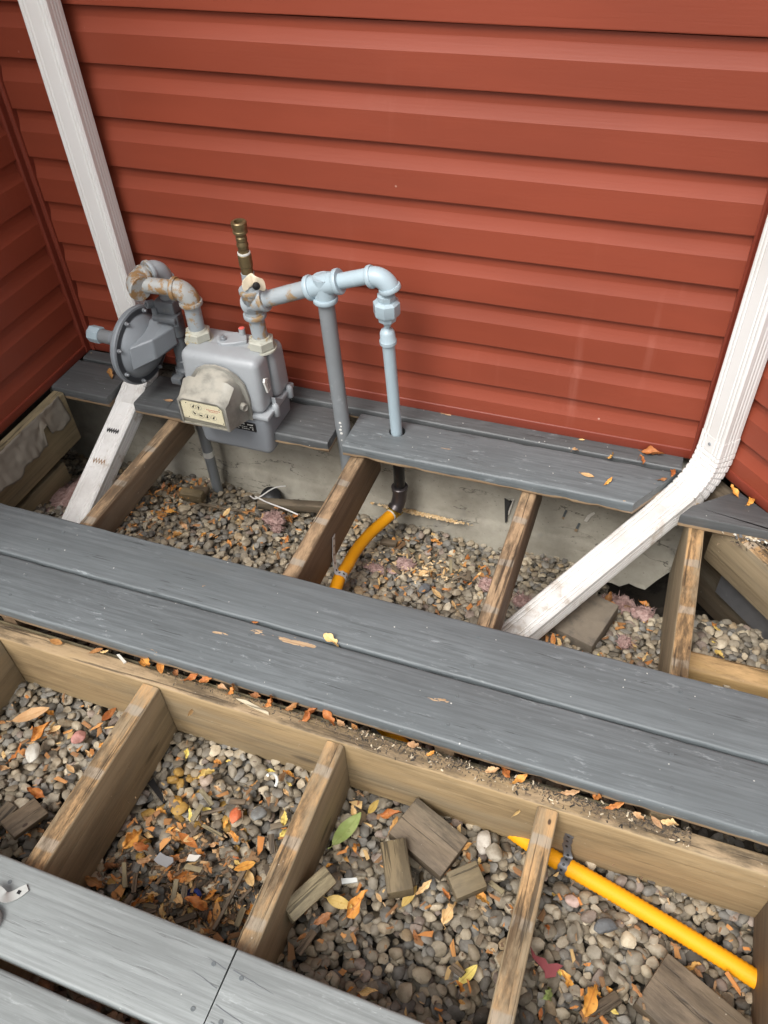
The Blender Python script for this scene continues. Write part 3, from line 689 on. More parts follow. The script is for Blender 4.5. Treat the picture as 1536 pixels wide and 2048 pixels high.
# ------------------------------------------------------------------ downspouts
def spout_section(hw, hd):
    """rectangular section with three shallow flutes near every edge"""
    pts = []
    for (a, b, L) in (((-hw, -hd), (hw, -hd), hw), ((hw, -hd), (hw, hd), hd), ((hw, hd), (-hw, hd), hw), ((-hw, hd), (-hw, -hd), hd)):
        d = Vector((b[0]-a[0], b[1]-a[1])); ln = d.length; d /= ln; nrm = Vector((-d.y, d.x))
        pos = [.004]
        fl = [.011, .0205] if L == hw else [ln/2-.010, ln/2, ln/2+.010]
        if L == hw: fl = fl + [ln-p for p in reversed(fl)]
        for p in fl: pos += [p-.0028, p, p+.0028]
        pos += [ln-.004]
        for k, p in enumerate(pos):
            dep = .0017 if (k % 3 == 2 and 0 < k < len(pos)-1) else 0.0
            q = Vector(a)+d*p+nrm*dep; pts.append((q.x, q.y))
    return pts
def downspout(name, label, c, az, hw, hd, slope, zel, Lh, facing, lab2):
    """vertical run, pleated elbow, sloping run. facing = angle of the outward normal in plan; az = plan heading of the sloping run"""
    WM = 'white_aluminium_left' if name == 'l' else 'white_aluminium'
    t = thing('downspout', label, 'downspout', (c[0], c[1], -.2), 'white aluminium downspouts')
    sec = spout_section(hw, hd)
    nrm = Vector((math.cos(facing), math.sin(facing), 0)); side = Vector((-nrm.y, nrm.x, 0))       # section x along side, section y outward is -
    h2 = Vector((math.cos(az), math.sin(az), 0)); side2 = Vector((-h2.y, h2.x, 0))
    def frame(p, U, Vv, k=1.0, sec=sec): return [Vector(p)+U*(-s[0])*k+Vv*(-s[1])*k for s in sec]
    C = Vector((c[0], c[1], 0)); dr = h2*math.cos(slope)-Vector((0, 0, math.sin(slope))); up2 = (h2*math.sin(slope)+Vector((0, 0, math.cos(slope))))
    zt = zel+.135
    P1 = C+Vector((0, 0, zt)); P0 = C+Vector((0, 0, 2.45))
    obj('pipe', MB().loft([frame(P0, side, nrm), frame(P1, side, nrm)]), WM, t, 18)
    # elbow : collar then pleated bend then short straight
    E0 = P1+Vector((0, 0, .0)); secs = [frame(E0+Vector((0, 0, .002)), side, nrm, 1.035), frame(E0-Vector((0, 0, .038)), side, nrm, 1.04)]
    S = C+Vector((0, 0, zel)) + dr*.095
    A = E0-Vector((0, 0, .040)); Bc = Vector((C.x, C.y, zel+.012)); n = 80
    for i in range(n+1):
        u = i/n; p = A*(1-u)**2+Bc*2*u*(1-u)+S*u*u
        tv = ((Bc-A)*(1-u)+(S-Bc)*u).normalized()
        sdv = (side*(1-u)+side2*u).normalized(); out = tv.cross(sdv); out = out if out.dot(nrm*(1-u)+up2*u) > 0 else -out
        sdv = tv.cross(out)*(1 if tv.cross(out).dot(sdv) > 0 else -1)
        w8 = (u*9) % 1; k = 1.045-.075*max(0, 1-abs(w8-.12)/.12) + .02*w8
        secs.append(frame(p, sdv, out, k))
    secs.append(frame(S+dr*.05, side2, up2, 1.035))
    obj('elbow', MB().loft(secs), WM, t, 25)
    T0 = S+dr*.02; T1 = C+Vector((0, 0, zel))+dr*(Lh/math.cos(slope))
    secs = [frame(T0+(T1-T0)*k/10, side2, up2) for k in range(11)]
    obj('outlet_pipe', MB().loft(secs), WM, t, 18)
    for q, nn, dd in ((E0-Vector((0, 0, .018)), nrm, hd), (E0-Vector((0, 0, .014)), side*(1 if facing > -R(100) else -1), hw)):
        obj('screw', MB().lathe([(0, .0042), (.002, .004), (.0032, .002)], q+nn*(dd*1.04), nn, 10), 'bolt_steel', t)
    return t, T0, T1, dr, side2, up2
dL = downspout('l', 'white fluted downspout at the left passing behind the regulator, black scribble on it', (-.55, -.048), R(-90), .038, .027, R(24), .010, .60, R(-90), '')
dR = downspout('r', 'white fluted downspout in the right corner with a pleated elbow above the slanted length', (1.0745, -.0475), R(-128), .0355, .028, R(20), -.010, .66, R(-135), '')
# scribble and smears on the left outlet pipe
def marks():
    t, T0, T1, dr, sdv, up = dL
    def strip(u, w, amp, n, mat, wid, name, off=0.0):
        mb = MB(); vs = []
        for i in range(n+1):
            s = -w/2+w*i/n; x = u+amp*(1 if i % 2 else -1)*(.6+.4*random.random())
            for k in (-wid, wid): vs.append(T0+dr*(x+k)+sdv*(s+off)+up*(.0274))
        mb.add(vs, [(2*i, 2*i+1, 2*i+3, 2*i+2) for i in range(n)])
        return mb
    mb = strip(.125, .040, .005, 11, 0, .0055, ''); obj('scribble', mb, 'black_marking', t, 0)
    mb = strip(.225, .040, .008, 9, 0, .004, ''); obj('smear', mb, 'brown_smear', t, 0)
marks()

# ------------------------------------------------------------------ pipework
def arc(c, a, b, r, n=9):
    """quarter bend: leaves along a, arrives along b; c = corner point, r = bend radius"""
    a = Vector(a).normalized(); b = Vector(b).normalized(); p0 = Vector(c)-a*r; p2 = Vector(c)+b*r; out = []
    cen = p0+b*r
    for i in range(n+1):
        t = math.pi/2*i/n; out.append(cen-b*r*math.cos(t)+a*r*math.sin(t))
    return out
def bead(mb, p, d, r, w=.011, n=18): mb.lathe([(-w/2, r*.96), (-w/2+.002, r), (w/2-.002, r), (w/2, r*.96)], p, d, n)
def elbow(parent, c, a, b, r, mat, R_=None, bend=None):
    bend = bend or r*1.55; path = arc(c, a, b, bend, 10); mb = MB(); mb.tube(path, r, 18)
    bead(mb, path[0], a, r*1.15); bead(mb, path[-1], b, r*1.15); return obj('elbow', mb, mat, parent, 40)
def nipple(parent, p, q, r, mat, name='nipple', n=18): return obj(name, MB().tube([p, q], r, n), mat, parent, 40)
def hexnut(mb, p, d, r, h, washer=True):
    mb.lathe([(-h/2, r*.9), (-h/2+.003, r), (h/2-.003, r), (h/2, r*.88)], p, d, 6, .2)
    if washer: mb.lathe([(-h/2-.006, r*1.05), (-h/2-.004, r*1.1), (-h/2, r*1.08)], p, d, 24)
X, Y, Z = Vector((1, 0, 0)), Vector((0, 1, 0)), Vector((0, 0, 1))

# inlet pipe: service riser from the gravel, stop valve, up past the regulator, over to the meter
RX, RY = -.374, -.100
inl = thing('inlet_pipe', 'grey rust-spotted inlet pipe rising behind the meter and looping over into its left nut', 'gas pipe', (RX, RY, -.42))
nipple(inl, (RX, RY, -.50), (RX, RY, .028), .0165, 'dark_pipe', 'riser')
obj('tape_band', MB().tube([(RX, RY, -.262), (RX, RY, -.240)], .0172, 18), 'white_print', inl)
def stopcock():
    mb = MB(); mb.lathe([(-.035, .019), (-.03, .024), (-.012, .024), (0, .031), (.012, .031), (.02, .024), (.04, .024), (.045, .019)], (RX, RY, .065), Z, 16)
    mb.lathe([(-.04, .017), (-.03, .021), (.025, .021), (.03, .013), (.04, .013)], (RX, RY, .065), -Y, 14)
    mb.rbox((RX-.016, RY-.062, .055), (RX+.016, RY-.036, .075), .003); mb.tube([(RX+.012, RY-.05, .055), (RX+.022, RY-.055, .03), (RX+.035, RY-.055, .028)], .0035, 8)
    obj('stop_valve', mb, 'iron_grey', inl)
stopcock()
nipple(inl, (RX, RY, .10), (RX, RY, .20), .0215, 'iron_grey')
nipple(inl, (RX, RY, .25), (RX, RY, .335), .0205, 'dark_pipe')
TOPZ = .388; dFE = Vector((-.03, -.072, 0)).normalized(); FE1 = Vector((-.410, -.184, .380))
obj('elbow', (lambda mb: (mb.tube(arc((RX, RY, TOPZ), Z, dFE, .034), .0265, 18), bead(mb, (RX, RY, TOPZ-.034), Z, .0305), bead(mb, Vector((RX, RY, TOPZ))+dFE*.034, dFE, .0305), mb)[-1])(MB()), 'old_pipe', inl, 40)
nipple(inl, Vector((RX, RY, TOPZ))+dFE*.03, FE1-dFE*.028, .0205, 'rusty_pipe')
FE2 = Vector((-.257, -.165, .374)); d12 = (FE2-FE1).normalized()
elbow(inl, FE1, dFE, (d12-dFE*d12.dot(dFE)).normalized(), .0285, 'rusty_pipe', bend=.038)
nipple(inl, FE1+d12*.034, FE2-d12*.028, .0205, 'rusty_pipe')
elbow(inl, FE2, (d12-Z*d12.z).normalized(), -Z, .0265, 'rusty_pipe', bend=.036)
nipple(inl, FE2-Z*.035, (FE2.x-.003, -.162, .232), .0215, 'old_pipe')

# pressure regulator
reg = thing('pressure_regulator', 'grey disc-shaped gas pressure regulator with a bolted rim left of the meter', 'gas regulator', (-.46, -.14, .05))
RC = Vector((-.472, -.150, .163)); rax = Vector((1, -.10, 0)).normalized()
obj('diaphragm_case', MB().lathe([(-.020, .03), (-.018, .080), (-.010, .089), (-.008, .109), (-.002, .112), (.001, .109), (.0015, .1085), (.004, .112), (.009, .111), (.011, .1065), (.0112, .088), (.020, .083), (.036, .066), (.050, .044), (.056, .0)], RC, rax, 48), 'regulator_grey', reg, 30)
obj('rim_gasket', MB().lathe([(.0095, .0905), (.0118, .091), (.0120, .1055), (.0095, .1065)], RC, rax, 48), 'regulator_dark', reg, 30)
ru = rax.cross(Z).normalized(); rv = rax.cross(ru)
bolt_me = None
for i in range(8):
    a = R(22+45*i); p = RC+rax*.0118+(ru*math.cos(a)+rv*math.sin(a))*.0985
    if bolt_me is None: b0 = obj('bolt', MB().lathe([(0, .0062), (.005, .0062), (.006, .004), (.012, .0035)], p, rax, 6), 'bolt_steel', reg); bolt_me = b0.data; bolt_c = Vector(WL[b0.name])-p
    else:
        b = b0.copy(); COL.objects.link(b); b.parent = reg; b.location = p+bolt_c-WL[reg.name]
def reg_body():
    # wedge shaped lever housing that runs from the dome to the riser
    near = [Vector(q) for q in ((-.448, -.2355, .136), (-.448, -.2240, .2017), (-.440, -.105, .232), (-.440, -.10, .13))]
    mid = [Vector(q) for q in ((-.392, -.192, .157), (-.392, -.190, .217), (-.392, -.108, .237), (-.392, -.10, .14))]
    far = [Vector(q) for q in ((-.362, -.128, .170), (-.362, -.126, .222), (-.364, -.095, .238), (-.364, -.08, .15))]
    mb = MB().loft([near, mid, far]); o = obj('lever_housing', mb, 'regulator_grey', reg, 20)
    bv = o.modifiers.new('soft edges', 'BEVEL'); bv.width = .004; bv.segments = 3; bv.limit_method = 'ANGLE'
    mb = MB().lathe([(-.038, .022), (-.034, .027), (.034, .027), (.038, .022)], (RX, RY, .222), Z, 16)
    mb.rbox((RX-.036, RY-.045, .245), (RX+.036, RY-.005, .262), .004); mb.rbox((RX-.03, RY-.03, .262), (RX+.03, RY+.03, .30), .006)
    mb.lathe([(0, .009), (.03, .009)], (RX-.030, RY-.030, .25), Z, 10); mb.lathe([(0, .009), (.03, .009)], (RX+.030, RY-.030, .235), Z, 10)
    mb.lathe([(0, .011), (.02, .011), (.021, .006), (.012, .006)], (RX-.038, RY-.02, .285), Vector((-.5, -1, .3)), 12)
    obj('orifice_body', mb, 'iron_grey', reg, 30)
    obj('spring_case', MB().lathe([(0, .05), (.012, .047), (.016, .034), (.055, .030), (.06, .024), (.075, .022)], RC-rax*.018, -rax, 24), 'regulator_grey', reg)
    obj('vent_pipe', MB().lathe([(0, .0195), (.075, .0195)], RC-rax*.085+Vector((0, 0, -.002)), -rax, 18), 'dark_pipe', reg)
    obj('vent_cap', MB().lathe([(0, .023), (.003, .0245), (.036, .0245), (.04, .021)], RC-rax*.135+Vector((0, 0, -.002)), -rax, 8), 'fresh_pipe', reg)
reg_body()

# gas meter
met = thing('gas_meter', 'grey cast gas meter with a cloudy plastic dial cover hanging between the pipes', 'gas meter', (-.165, -.16, -.075))
MX0, MX1, MY0, MY1 = -.283, -.045, -.245, -.085
def up_fn(v):
    k = max(0, (v.z-.075)/.16); cx, cy = (MX0+MX1)/2, (MY0+MY1)/2
    x = cx+(v.x-cx)*(1-.03*k); y = cy+(v.y-cy)*(1-.07*k) + (.006*k if v.y < cy else 0)
    return Vector((x, y, v.z))
def meter_body():
    mb = MB().rbox((MX0-.004, MY0, .0725), (MX1-.010, -.165, .232), .020, 5, up_fn)     # front lobe
    mb.rbox((MX0, -.168, .0725), (MX1, MY1, .226), .022, 5, up_fn)                        # rear lobe
    mb.rbox((MX0+.02, -.205, .0725), (MX1-.02, -.12, .229), .012, 3, up_fn)
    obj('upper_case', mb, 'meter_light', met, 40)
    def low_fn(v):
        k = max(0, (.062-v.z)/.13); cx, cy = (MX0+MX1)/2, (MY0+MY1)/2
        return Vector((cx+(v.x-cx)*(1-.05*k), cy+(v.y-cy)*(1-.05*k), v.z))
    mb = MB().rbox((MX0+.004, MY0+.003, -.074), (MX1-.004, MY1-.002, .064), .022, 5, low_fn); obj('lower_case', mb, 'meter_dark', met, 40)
    fl = MB().rbox((MX0-.004, MY0-.004, .061), (MX1+.004, MY1+.004, .0745), .004, 2)
    for x, y in ((MX1+.004, MY0+.045), (MX1+.004, MY1-.028), (MX0-.004, MY0+.045), (MX0-.004, MY1-.028), (-.2, MY1+.005), (-.11, MY1+.005)):
        fl.lathe([(-.014, .008), (-.012, .0095), (.014, .0105), (.022, .0085), (.026, .004)], (x, y, .062), Z, 14)
    fl.prism([(0, 0), (.040, 0), (.0, .034)], (MX1-.008, MY0+.05, .070), (0, 1, 0), (0, 0, 1), (1, 0, 0), .012)
    obj('seam_flange', fl, 'meter_light', met, 40)
    # front index cover
    def arch(w, h, z0, k, y, top=.5):
        pts = []; r = .012
        pts += [(-w/2, 0), (-w/2*1.0, h*.45)]
        for i in range(9):
            a = math.pi - math.pi*i/8; pts.append((math.cos(a)*w/2*k, h*(.55)+math.sin(a)*h*.45))
        pts += [(w/2*1.0, h*.45), (w/2, 0)]
        return [(p[0], y, z0+p[1]) for p in pts]
    def rect(w, h, z0, cx, y):
        pts = [(-w/2, 0), (-w/2, h*.45)]
        for i in range(9):
            u = i/8; x = -w/2+w*u; zz = h - (.012*max(0, abs(u-.5)*2-.75)/.25); pts.append((x, zz))
        pts += [(w/2, h*.45), (w/2, 0)]
        return [(p[0]+cx, y, z0+p[1]) for p in pts]
    cx = -.172
    mk = lambda q: [(p[0]+cx, p[1], p[2]) for p in q]
    secs = [mk(arch(.170, .158, .058, .97, -.243)), mk(arch(.170, .158, .058, .97, -.250)), mk(arch(.152, .148, .062, .93, -.252)),
            rect(.148, .128, .070, cx-.003, -.285), rect(.143, .094, .077, cx-.005, -.318), rect(.141, .0875, .080, cx-.005, -.334), rect(.135, .083, .0825, cx-.005, -.337)]
    mb = MB().loft(secs, True, False); n = len(secs[0]); o0 = len(mb.v)
    inner = rect(.127, .076, .0865, cx-.005, -.3368); deep = rect(.1268, .0758, .0866, cx-.005, -.3335); k = len(mb.v); last = k-n
    mb.add(inner+deep, []); mb.f += [(last+j, last+(j+1) % n, k+(j+1) % n, k+j) for j in range(n)] + [(k+j, k+(j+1) % n, k+n+(j+1) % n, k+n+j) for j in range(n)]
    mb.f.append(tuple(k+n+j for j in range(n)))
    mb.lathe([(-.010, .011), (.012, .011), (.014, .009), (.010, .006)], (-.099, -.270, .118), Vector((1, -.35, 0)), 14); mb.lathe([(-.008, .010), (.010, .010), (.012, .008)], (-.2465, -.270, .150), Vector((-1, -.35, .2)), 12)
    obj('index_cover', mb, 'cloudy_plastic', met, 40)
    dp = obj('dial_plate', MB().prism([(-.061, .017), (.057, .013), (.057, .060), (.047, .070), (-.061, .072)], (cx-.004, -.3337, .0850), (1, 0, 0), (0, 0, 1), (0, -1, 0), .0010), 'dial_cream', met, 0)
    for (u, v, r) in ((-.030, .058, .0085), (-.014, .058, .0085), (-.030, .036, .0085), (-.012, .032, .0085), (.006, .032, .0085), (.0245, .032, .0085)):
        c = Vector((cx+u, -.3350, .085+v)); ring = MB()
        ring.v = []; 
        for rr in (r, r*.9): ring.v += [tuple(c+Vector((rr*math.cos(2*math.pi*i/24), 0, rr*math.sin(2*math.pi*i/24)))) for i in range(24)]
        ring.f = [(i, (i+1) % 24, 24+(i+1) % 24, 24+i) for i in range(24)]
        a = random.uniform(0, 6.28); d = Vector((math.cos(a), 0, math.sin(a))); e = Vector((-d.z, 0, d.x))
        dial = obj('dial', ring, 'grey_print', dp, 0)
        pm = MB(); pm.prism([(-.0032, -.0025), (-.0032, .0025), (.0062, .0006), (.0062, -.0006)], c, d, e, (0, -1, 0), .001); 
        pm2 = obj('pointer', pm, 'black_plate', None, 0); pm2.parent = dp; pm2.location = WL[pm2.name]-WL[dp.name]
    pr = MB()
    for i in range(9): pr.rbox((cx+.008+i*.0045, -.3350, .1395), (cx+.0112+i*.0045, -.3346, .1420), 0)
    for i in range(6): pr.rbox((cx+.014+i*.0045, -.3350, .1345), (cx+.0172+i*.0045, -.3346, .1365), 0)
    obj('red_lettering', pr, 'red_print', dp, 0)
    pr = MB()
    for x, z in ((-.05, .066), (.046, .062), (-.05, .021), (.05, .018)): pr.lathe([(0, .0016), (.0008, .0012)], (cx+x, -.3347, .085+z), -Y, 8)
    obj('rivets', pr, 'black_plate', dp, 0)['kind'] = 'stuff'
    obj('lens', MB().prism([(p[0], p[2]) for p in rect(.1265, .0755, .0867, 0, 0)], (cx-.005, -.3364, 0), (1, 0, 0), (0, 0, 1), (0, -1, 0), .0008), 'clear_lens', met, 0)
    np_ = obj('nameplate', MB().rbox((-.152, MY0-.0005, .013), (-.088, MY0+.006, .0405), .001, 1), 'black_plate', met, 0)
    pr = MB()
    for row, zz in enumerate((.0345, .026, .0195)):
        for i in range(9): 
            if (i*7+row*3) % 5: pr.rbox((-.148+i*.0062, MY0-.0012, zz), (-.1435+i*.0062, MY0-.0004, zz+(.0035 if row == 0 else .002)), 0)
    obj('lettering', pr, 'white_print', np_, 0)
    st = MB(); 
    tilt = Vector((0, -.20, 1)).normalized()
    st.prism([(-.010, 0), (.008, .002), (.010, .040), (-.004, .048), (-.012, .040)], (MX1-.0075, -.205, .132), (-.05, 1, 0), tilt, (1, 0, 0), .0055); sto = obj('paper_sticker', st, 'white_print', met, 0)
    pr = MB()
    for i in range(6): pr.rbox((MX1-.0035, -.212+.002*(i % 2), .140+i*.0052), (MX1-.0015, -.202, .143+i*.0052), 0)
    obj('lettering', pr, 'grey_print', sto, 0)
    cp = MB().prism([(-.045, -.004), (-.030, .018), (.0, .030), (.034, .022), (.045, -.002), (.018, -.022), (-.012, -.034), (-.030, -.026)], (-.168, -.148, .226), (1, 0, 0), (0, 1, 0), (0, 0, 1), .013)
    o = obj('top_plate', cp, 'meter_light', met, 25); bv = o.modifiers.new('soft edges', 'BEVEL'); bv.width = .003; bv.segments = 2
    obj('bolt', MB().lathe([(0, .009), (.006, .009), (.007, .006), (.014, .0055)], (-.186, -.163, .2395), Z, 8), 'bolt_steel', met)
    rp = obj('plug', MB().lathe([(0, .0085), (.017, .0085)], (-.148, -.125, .2395), Z, 16), 'meter_light', met)
    obj('plug_cap', MB().lathe([(0, .0078), (.001, .0078), (.002, .006)], (-.148, -.125, .2566), Z, 16), 'red_plug', rp)
    for x, y in ((-.260, -.162), (-.079, -.152)):
        mb = MB(); hexnut(mb, (x, y, .243), Z, .0355, .026); mb.lathe([(-.0, .028), (.008, .024)], (x, y, .254), Z, 20); obj('swivel_nut', mb, 'swivel_nut', met, 30)
meter_body()

# outlet pipe
T1 = Vector((-.0835, -.152, .357)); T2 = Vector((.1125, -.142, .431)); EE = Vector((.2665, -.138, .4800))
out = thing('outlet_pipe', 'pale grey outlet pipe running from the meter to a stout riser with a painted tee', 'gas pipe', (.129, -.14, -.4))
nipple(out, (-.079, -.152, .25), (T1.x, T1.y, T1.z-.02), .0205, 'old_pipe')
dn = (T2-T1).normalized(); d2 = (EE-T2).normalized()
def tee(c, dirs, r, mat, ln=.036):
    mb = MB()
    for d in dirs: mb.lathe([(-.02, r), (ln-.012, r)], c, d, 18); bead(mb, Vector(c)+Vector(d)*(ln-.006), d, r*1.17, .012)
    mb.lathe([(-r, r*.4), (-r*.7, r*.8), (0, r*1.02), (r*.7, r*.8), (r, r*.4)], c, dirs[0], 16); return obj('tee', mb, mat, out, 40)
ps = MB()
for dz, r_, dx in ((.030, .0042, 0), (.018, .0030, .002), (.006, .0045, -.001), (-.006, .0046, .001), (-.030, .0022, 0)): ps.lathe([(0, r_), (.0008, r_*.7)], (.1255+dx, -.1609, dz), -Y, 10)
obj('paint_drips', ps, 'white_print', out, 0)['kind'] = 'stuff'
tee(T1, (-Z, dn, Z), .0255, 'old_pipe', .040)
nipple(out, T1+dn*.03, T2-dn*.03, .0205, 'old_pipe')
tee(T2, (-dn, d2, -Z), .0265, 'fresh_pipe', .045)
nipple(out, T2+d2*.03, EE-d2*.03, .0190, 'fresh_pipe')
dE = Vector((d2.x, d2.y, 0)).normalized()
elbow(out, EE-Vector((0, 0, .003)), d2, (-Z+d2*d2.z).normalized(), .0235, 'fresh_pipe', bend=.036)
nipple(out, (T2.x, -.142, .39), (.1295, -.1405, -.185), .0205, 'dark_pipe', 'riser')
un = MB()
UP = Vector((.2668, -.136, .390))
un.lathe([(.055, .0165), (.030, .0165)], UP, Z, 16); un.lathe([(.020, .021), (.024, .0225), (.034, .0225), (.036, .018)], UP, Z, 8); un.lathe([(-.018, .030), (-.013, .0325), (.014, .0325), (.020, .026)], UP, Z, 8, .15)
un.lathe([(-.038, .010), (-.034, .0215), (-.022, .024), (-.018, .024)], UP, Z, 8); un.lathe([(-.056, .004), (-.050, .0085), (-.038, .0125)], UP, Z, 12)
obj('union', un, 'fresh_pipe', out, 30)
fl = thing('feed_pipe', 'thin pale blue-grey capped pipe standing up through a hole in the deck board', 'gas pipe', (.2727, -.115, -.26))
PB, PT = Vector((.2727, -.115, -.05)), Vector((.2652, -.135, .316))
obj('upper_pipe', MB().tube([PB, PT], .0158, 18), 'fresh_pipe', fl)
da = (PT-PB).normalized()
obj('cap', MB().lathe([(-.030, .0175), (-.029, .0212), (-.020, .0212), (-.018, .0195), (.002, .0185), (.009, .0145), (.013, .006), (.022, .003)], PT+da*.004, da, 20), 'fresh_pipe', fl, 40)
obj('lower_pipe', MB().tube([PB+da*.012, (.2727, -.115, -.225)], .0165, 16), 'black_iron', fl)
mb = MB(); hd_ = Vector((-.10, -.36, -.75)).normalized()
mb.tube([(.2727, -.115, -.205), (.2727, -.115, -.232), (.2715, -.119, -.252), (.268, -.127, -.268), (.262, -.140, -.280)], [.0225, .0215, .0215, .0215, .0215], 18)
mb.lathe([(-.004, .0225), (-.002, .0245), (.008, .0245), (.010, .0225)], (.2727, -.115, -.213), Z, 20); mb.lathe([(-.004, .0235), (.008, .0235)], (.265, -.134, -.275), Vector((-.3, -.75, -.6)), 18)
obj('elbow', mb, 'fitting_iron', fl, 40)
# test valve with quick coupling
cpl = thing('test_valve', 'brass quick coupling with a cream lever standing on the left tee', 'valve', (T1.x, T1.y, .40))
cx_, cy_ = T1.x, T1.y
obj('stem', MB().lathe([(0, .0195), (.012, .0195), (.013, .0165), (.045, .0165)], (cx_, cy_, .394), Z, 18), 'old_pipe', cpl)
obj('valve_body', MB().lathe([(0, .0150), (.02, .0150), (.022, .0168), (.050, .0168), (.052, .014)], (cx_, cy_, .436), Z, 14), 'brass_dull', cpl)
obj('sealant_ring', MB().lathe([(0, .0158), (.004, .0158)], (cx_, cy_, .4882), Z, 16), 'white_print', cpl)
cq = MB(); cq.lathe([(0, .0135), (.008, .0135)], (cx_, cy_, .492), Z, 6); cq.lathe([(.009, .012), (.018, .0145), (.019, .0145), (.028, .012)], (cx_, cy_, .492), Z, 18)
cq.lathe([(.028, .0115), (.030, .0135), (.038, .0135), (.040, .0120), (.046, .0120)], (cx_, cy_, .492), Z, 18)
cq.lathe([(.046, .0145), (.049, .0175), (.054, .0175), (.055, .0165), (.063, .0165), (.064, .0185), (.074, .0185), (.076, .0165), (.076, .0105), (.062, .0095)], (cx_, cy_, .492), Z, 22)
obj('quick_coupling', cq, 'brass_dull', cpl, 30)
hn = MB(); ctr = Vector((cx_+.019, cy_-.024, .423))
secs = []
for i in range(11):
    a = R(-62+34*i); s = .5+.5*math.sin(R(180*i/10)); w = .010+.004*math.sin(R(90*i/10+30))
    w *= 1.35; p = ctr+Vector((.034*(i/10-.40)*1.6, -.006*math.cos(i*.9), .015*math.sin(R(200*i/10-20))-.004)); secs.append([p+Vector((-.004, 0, -w)), p+Vector((.003, .006, -w)), p+Vector((.003, .006, w)), p+Vector((-.004, 0, w))])
hn.loft(secs); ho = obj('lever', hn, 'cream_handle', cpl, 60); sb_ = ho.modifiers.new('round', 'SUBSURF'); sb_.levels = 2; sb_.render_levels = 2
obj('lever_nut', MB().lathe([(0, .0095), (.006, .009), (.008, .005)], ctr+Vector((.020, -.012, .006)), Vector((.7, -.7, .1)), 14), 'black_rubber', cpl)

# ------------------------------------------------------------------ yellow hose and its straps
def catmull(pts, n=10):
    P = [Vector(p) for p in pts]; P = [P[0]*2-P[1]]+P+[P[-1]*2-P[-2]]; out = []
    for i in range(1, len(P)-2):
        for k in range(n):
            t = k/n; out.append(.5*((2*P[i])+(P[i+1]-P[i-1])*t+(2*P[i-1]-5*P[i]+4*P[i+1]-P[i+2])*t*t+(3*P[i]-P[i-1]-3*P[i+1]+P[i+2])*t**3))
    out.append(P[-2]); return out
hose = thing('gas_hose', 'bright orange-yellow corrugated hose running under the deck boards', 'hose', (.6, -.7, -.26))
hp = catmull(HOSE, 16)
def resample(path, step):
    out = [path[0]]; acc = 0
    for a, b in zip(path, path[1:]):
        L = (b-a).length; t = step-acc
        while t < L: out.append(a+(b-a)*(t/L)); t += step
        acc = (acc+L) % step
    return out
hp = resample(hp, .0045); rad = []
for i, p in enumerate(hp):
    rad.append(.0165+(.0006 if p.y < -1.0 else .0003)*math.cos(i*math.pi))
obj('tube', MB().tube(hp, rad, 16), 'hose_yellow', hose, 80)
hd0 = (hp[3]-hp[0]).normalized(); mb = MB(); mb.lathe([(-.020, .016), (-.004, .016)], hp[0], hd0, 16); hexnut(mb, hp[0]-hd0*.014, hd0, .0235, .016, False); hexnut(mb, hp[0]+hd0*.002, hd0, .0225, .010, False)
obj('brass_fitting', mb, 'brass_bright', hose, 30)
obj('white_collar', MB().lathe([(.006, .0178), (.011, .0178)], hp[0], hd0, 18), 'white_print', hose)
def band(name, pts, nrm_fn, w, parent_label, mat, loc, group):
    """perforated metal strap following pts"""
    t = thing('hose_strap', parent_label, 'strap', loc, group); pts = catmull(pts, 6); mb = MB(); secs = []
    for i, p in enumerate(pts):
        a = pts[max(0, i-1)]; b = pts[min(len(pts)-1, i+1)]; d = (b-a).normalized(); wv = nrm_fn(p, d); wv = (wv-d*wv.dot(d)).normalized(); nn = d.cross(wv)*.0007
        k = w*(1+.10*math.cos(i*1.05)); secs.append([p-wv*k+nn, p+wv*k+nn, p+wv*k-nn, p-wv*k-nn])
    mb.loft(secs); obj('band', mb, mat, t, 30)
    hm = MB()
    for i in range(2, len(pts)-2, 5):
        p = pts[i]; d = (pts[i+1]-pts[i-1]).normalized(); wv = nrm_fn(p, d); wv = (wv-d*wv.dot(d)).normalized(); nn = d.cross(wv)
        hm.lathe([(-.0012, w*.33), (.0012, w*.33)], p, nn, 10)
    obj('perforations', hm, 'black_rubber', t, 30)
hd1 = Vector((.05, -.5, .13)).normalized()
def h_at(y):
    return min(hp, key=lambda p: abs(p.y-y) if p.x < .3 else 9)
hc = h_at(-.475); 
band('s', [(.2092, -.440, -.105), (.2095, -.447, -.130), (.2105, -.456, -.160), (.2150, -.465, -.188), hc+Vector((-.006, .0, .0175)), hc+Vector((.008, 0, .0178)), hc+Vector((.0175, .002, .006)), hc+Vector((.016, .004, -.010))], lambda p, d: hd1, .0098, 'short perforated metal strap holding the yellow hose to the middle upper joist', 'galvanised', (.215, -.46, -.2), 'perforated hose straps')
hq = min(hp, key=lambda p: (p-Vector((.925, -1.034, -.205))).length); hdd = (hp[hp.index(hq)+4]-hp[hp.index(hq)-4]).normalized(); pv = hdd.cross(Z).normalized(); pv = pv if pv.y > 0 else -pv
band('s2', [(.920, -1.0122, -.118), (.920, -1.0124, -.140), (.921, -1.0128, -.165), hq+pv*.012+Vector((0, 0, .0150)), hq-pv*.001+Vector((0, 0, .0185)), hq-pv*.013+Vector((0, 0, .014)), hq-pv*.0185+Vector((0, 0, .0)), hq-pv*.013+Vector((0, 0, -.014))], lambda p, d: hdd, .0085, 'dark perforated metal strap nailed to the beam over the yellow hose', 'galvanised_dark', (.92, -1.02, -.2), 'perforated hose straps')

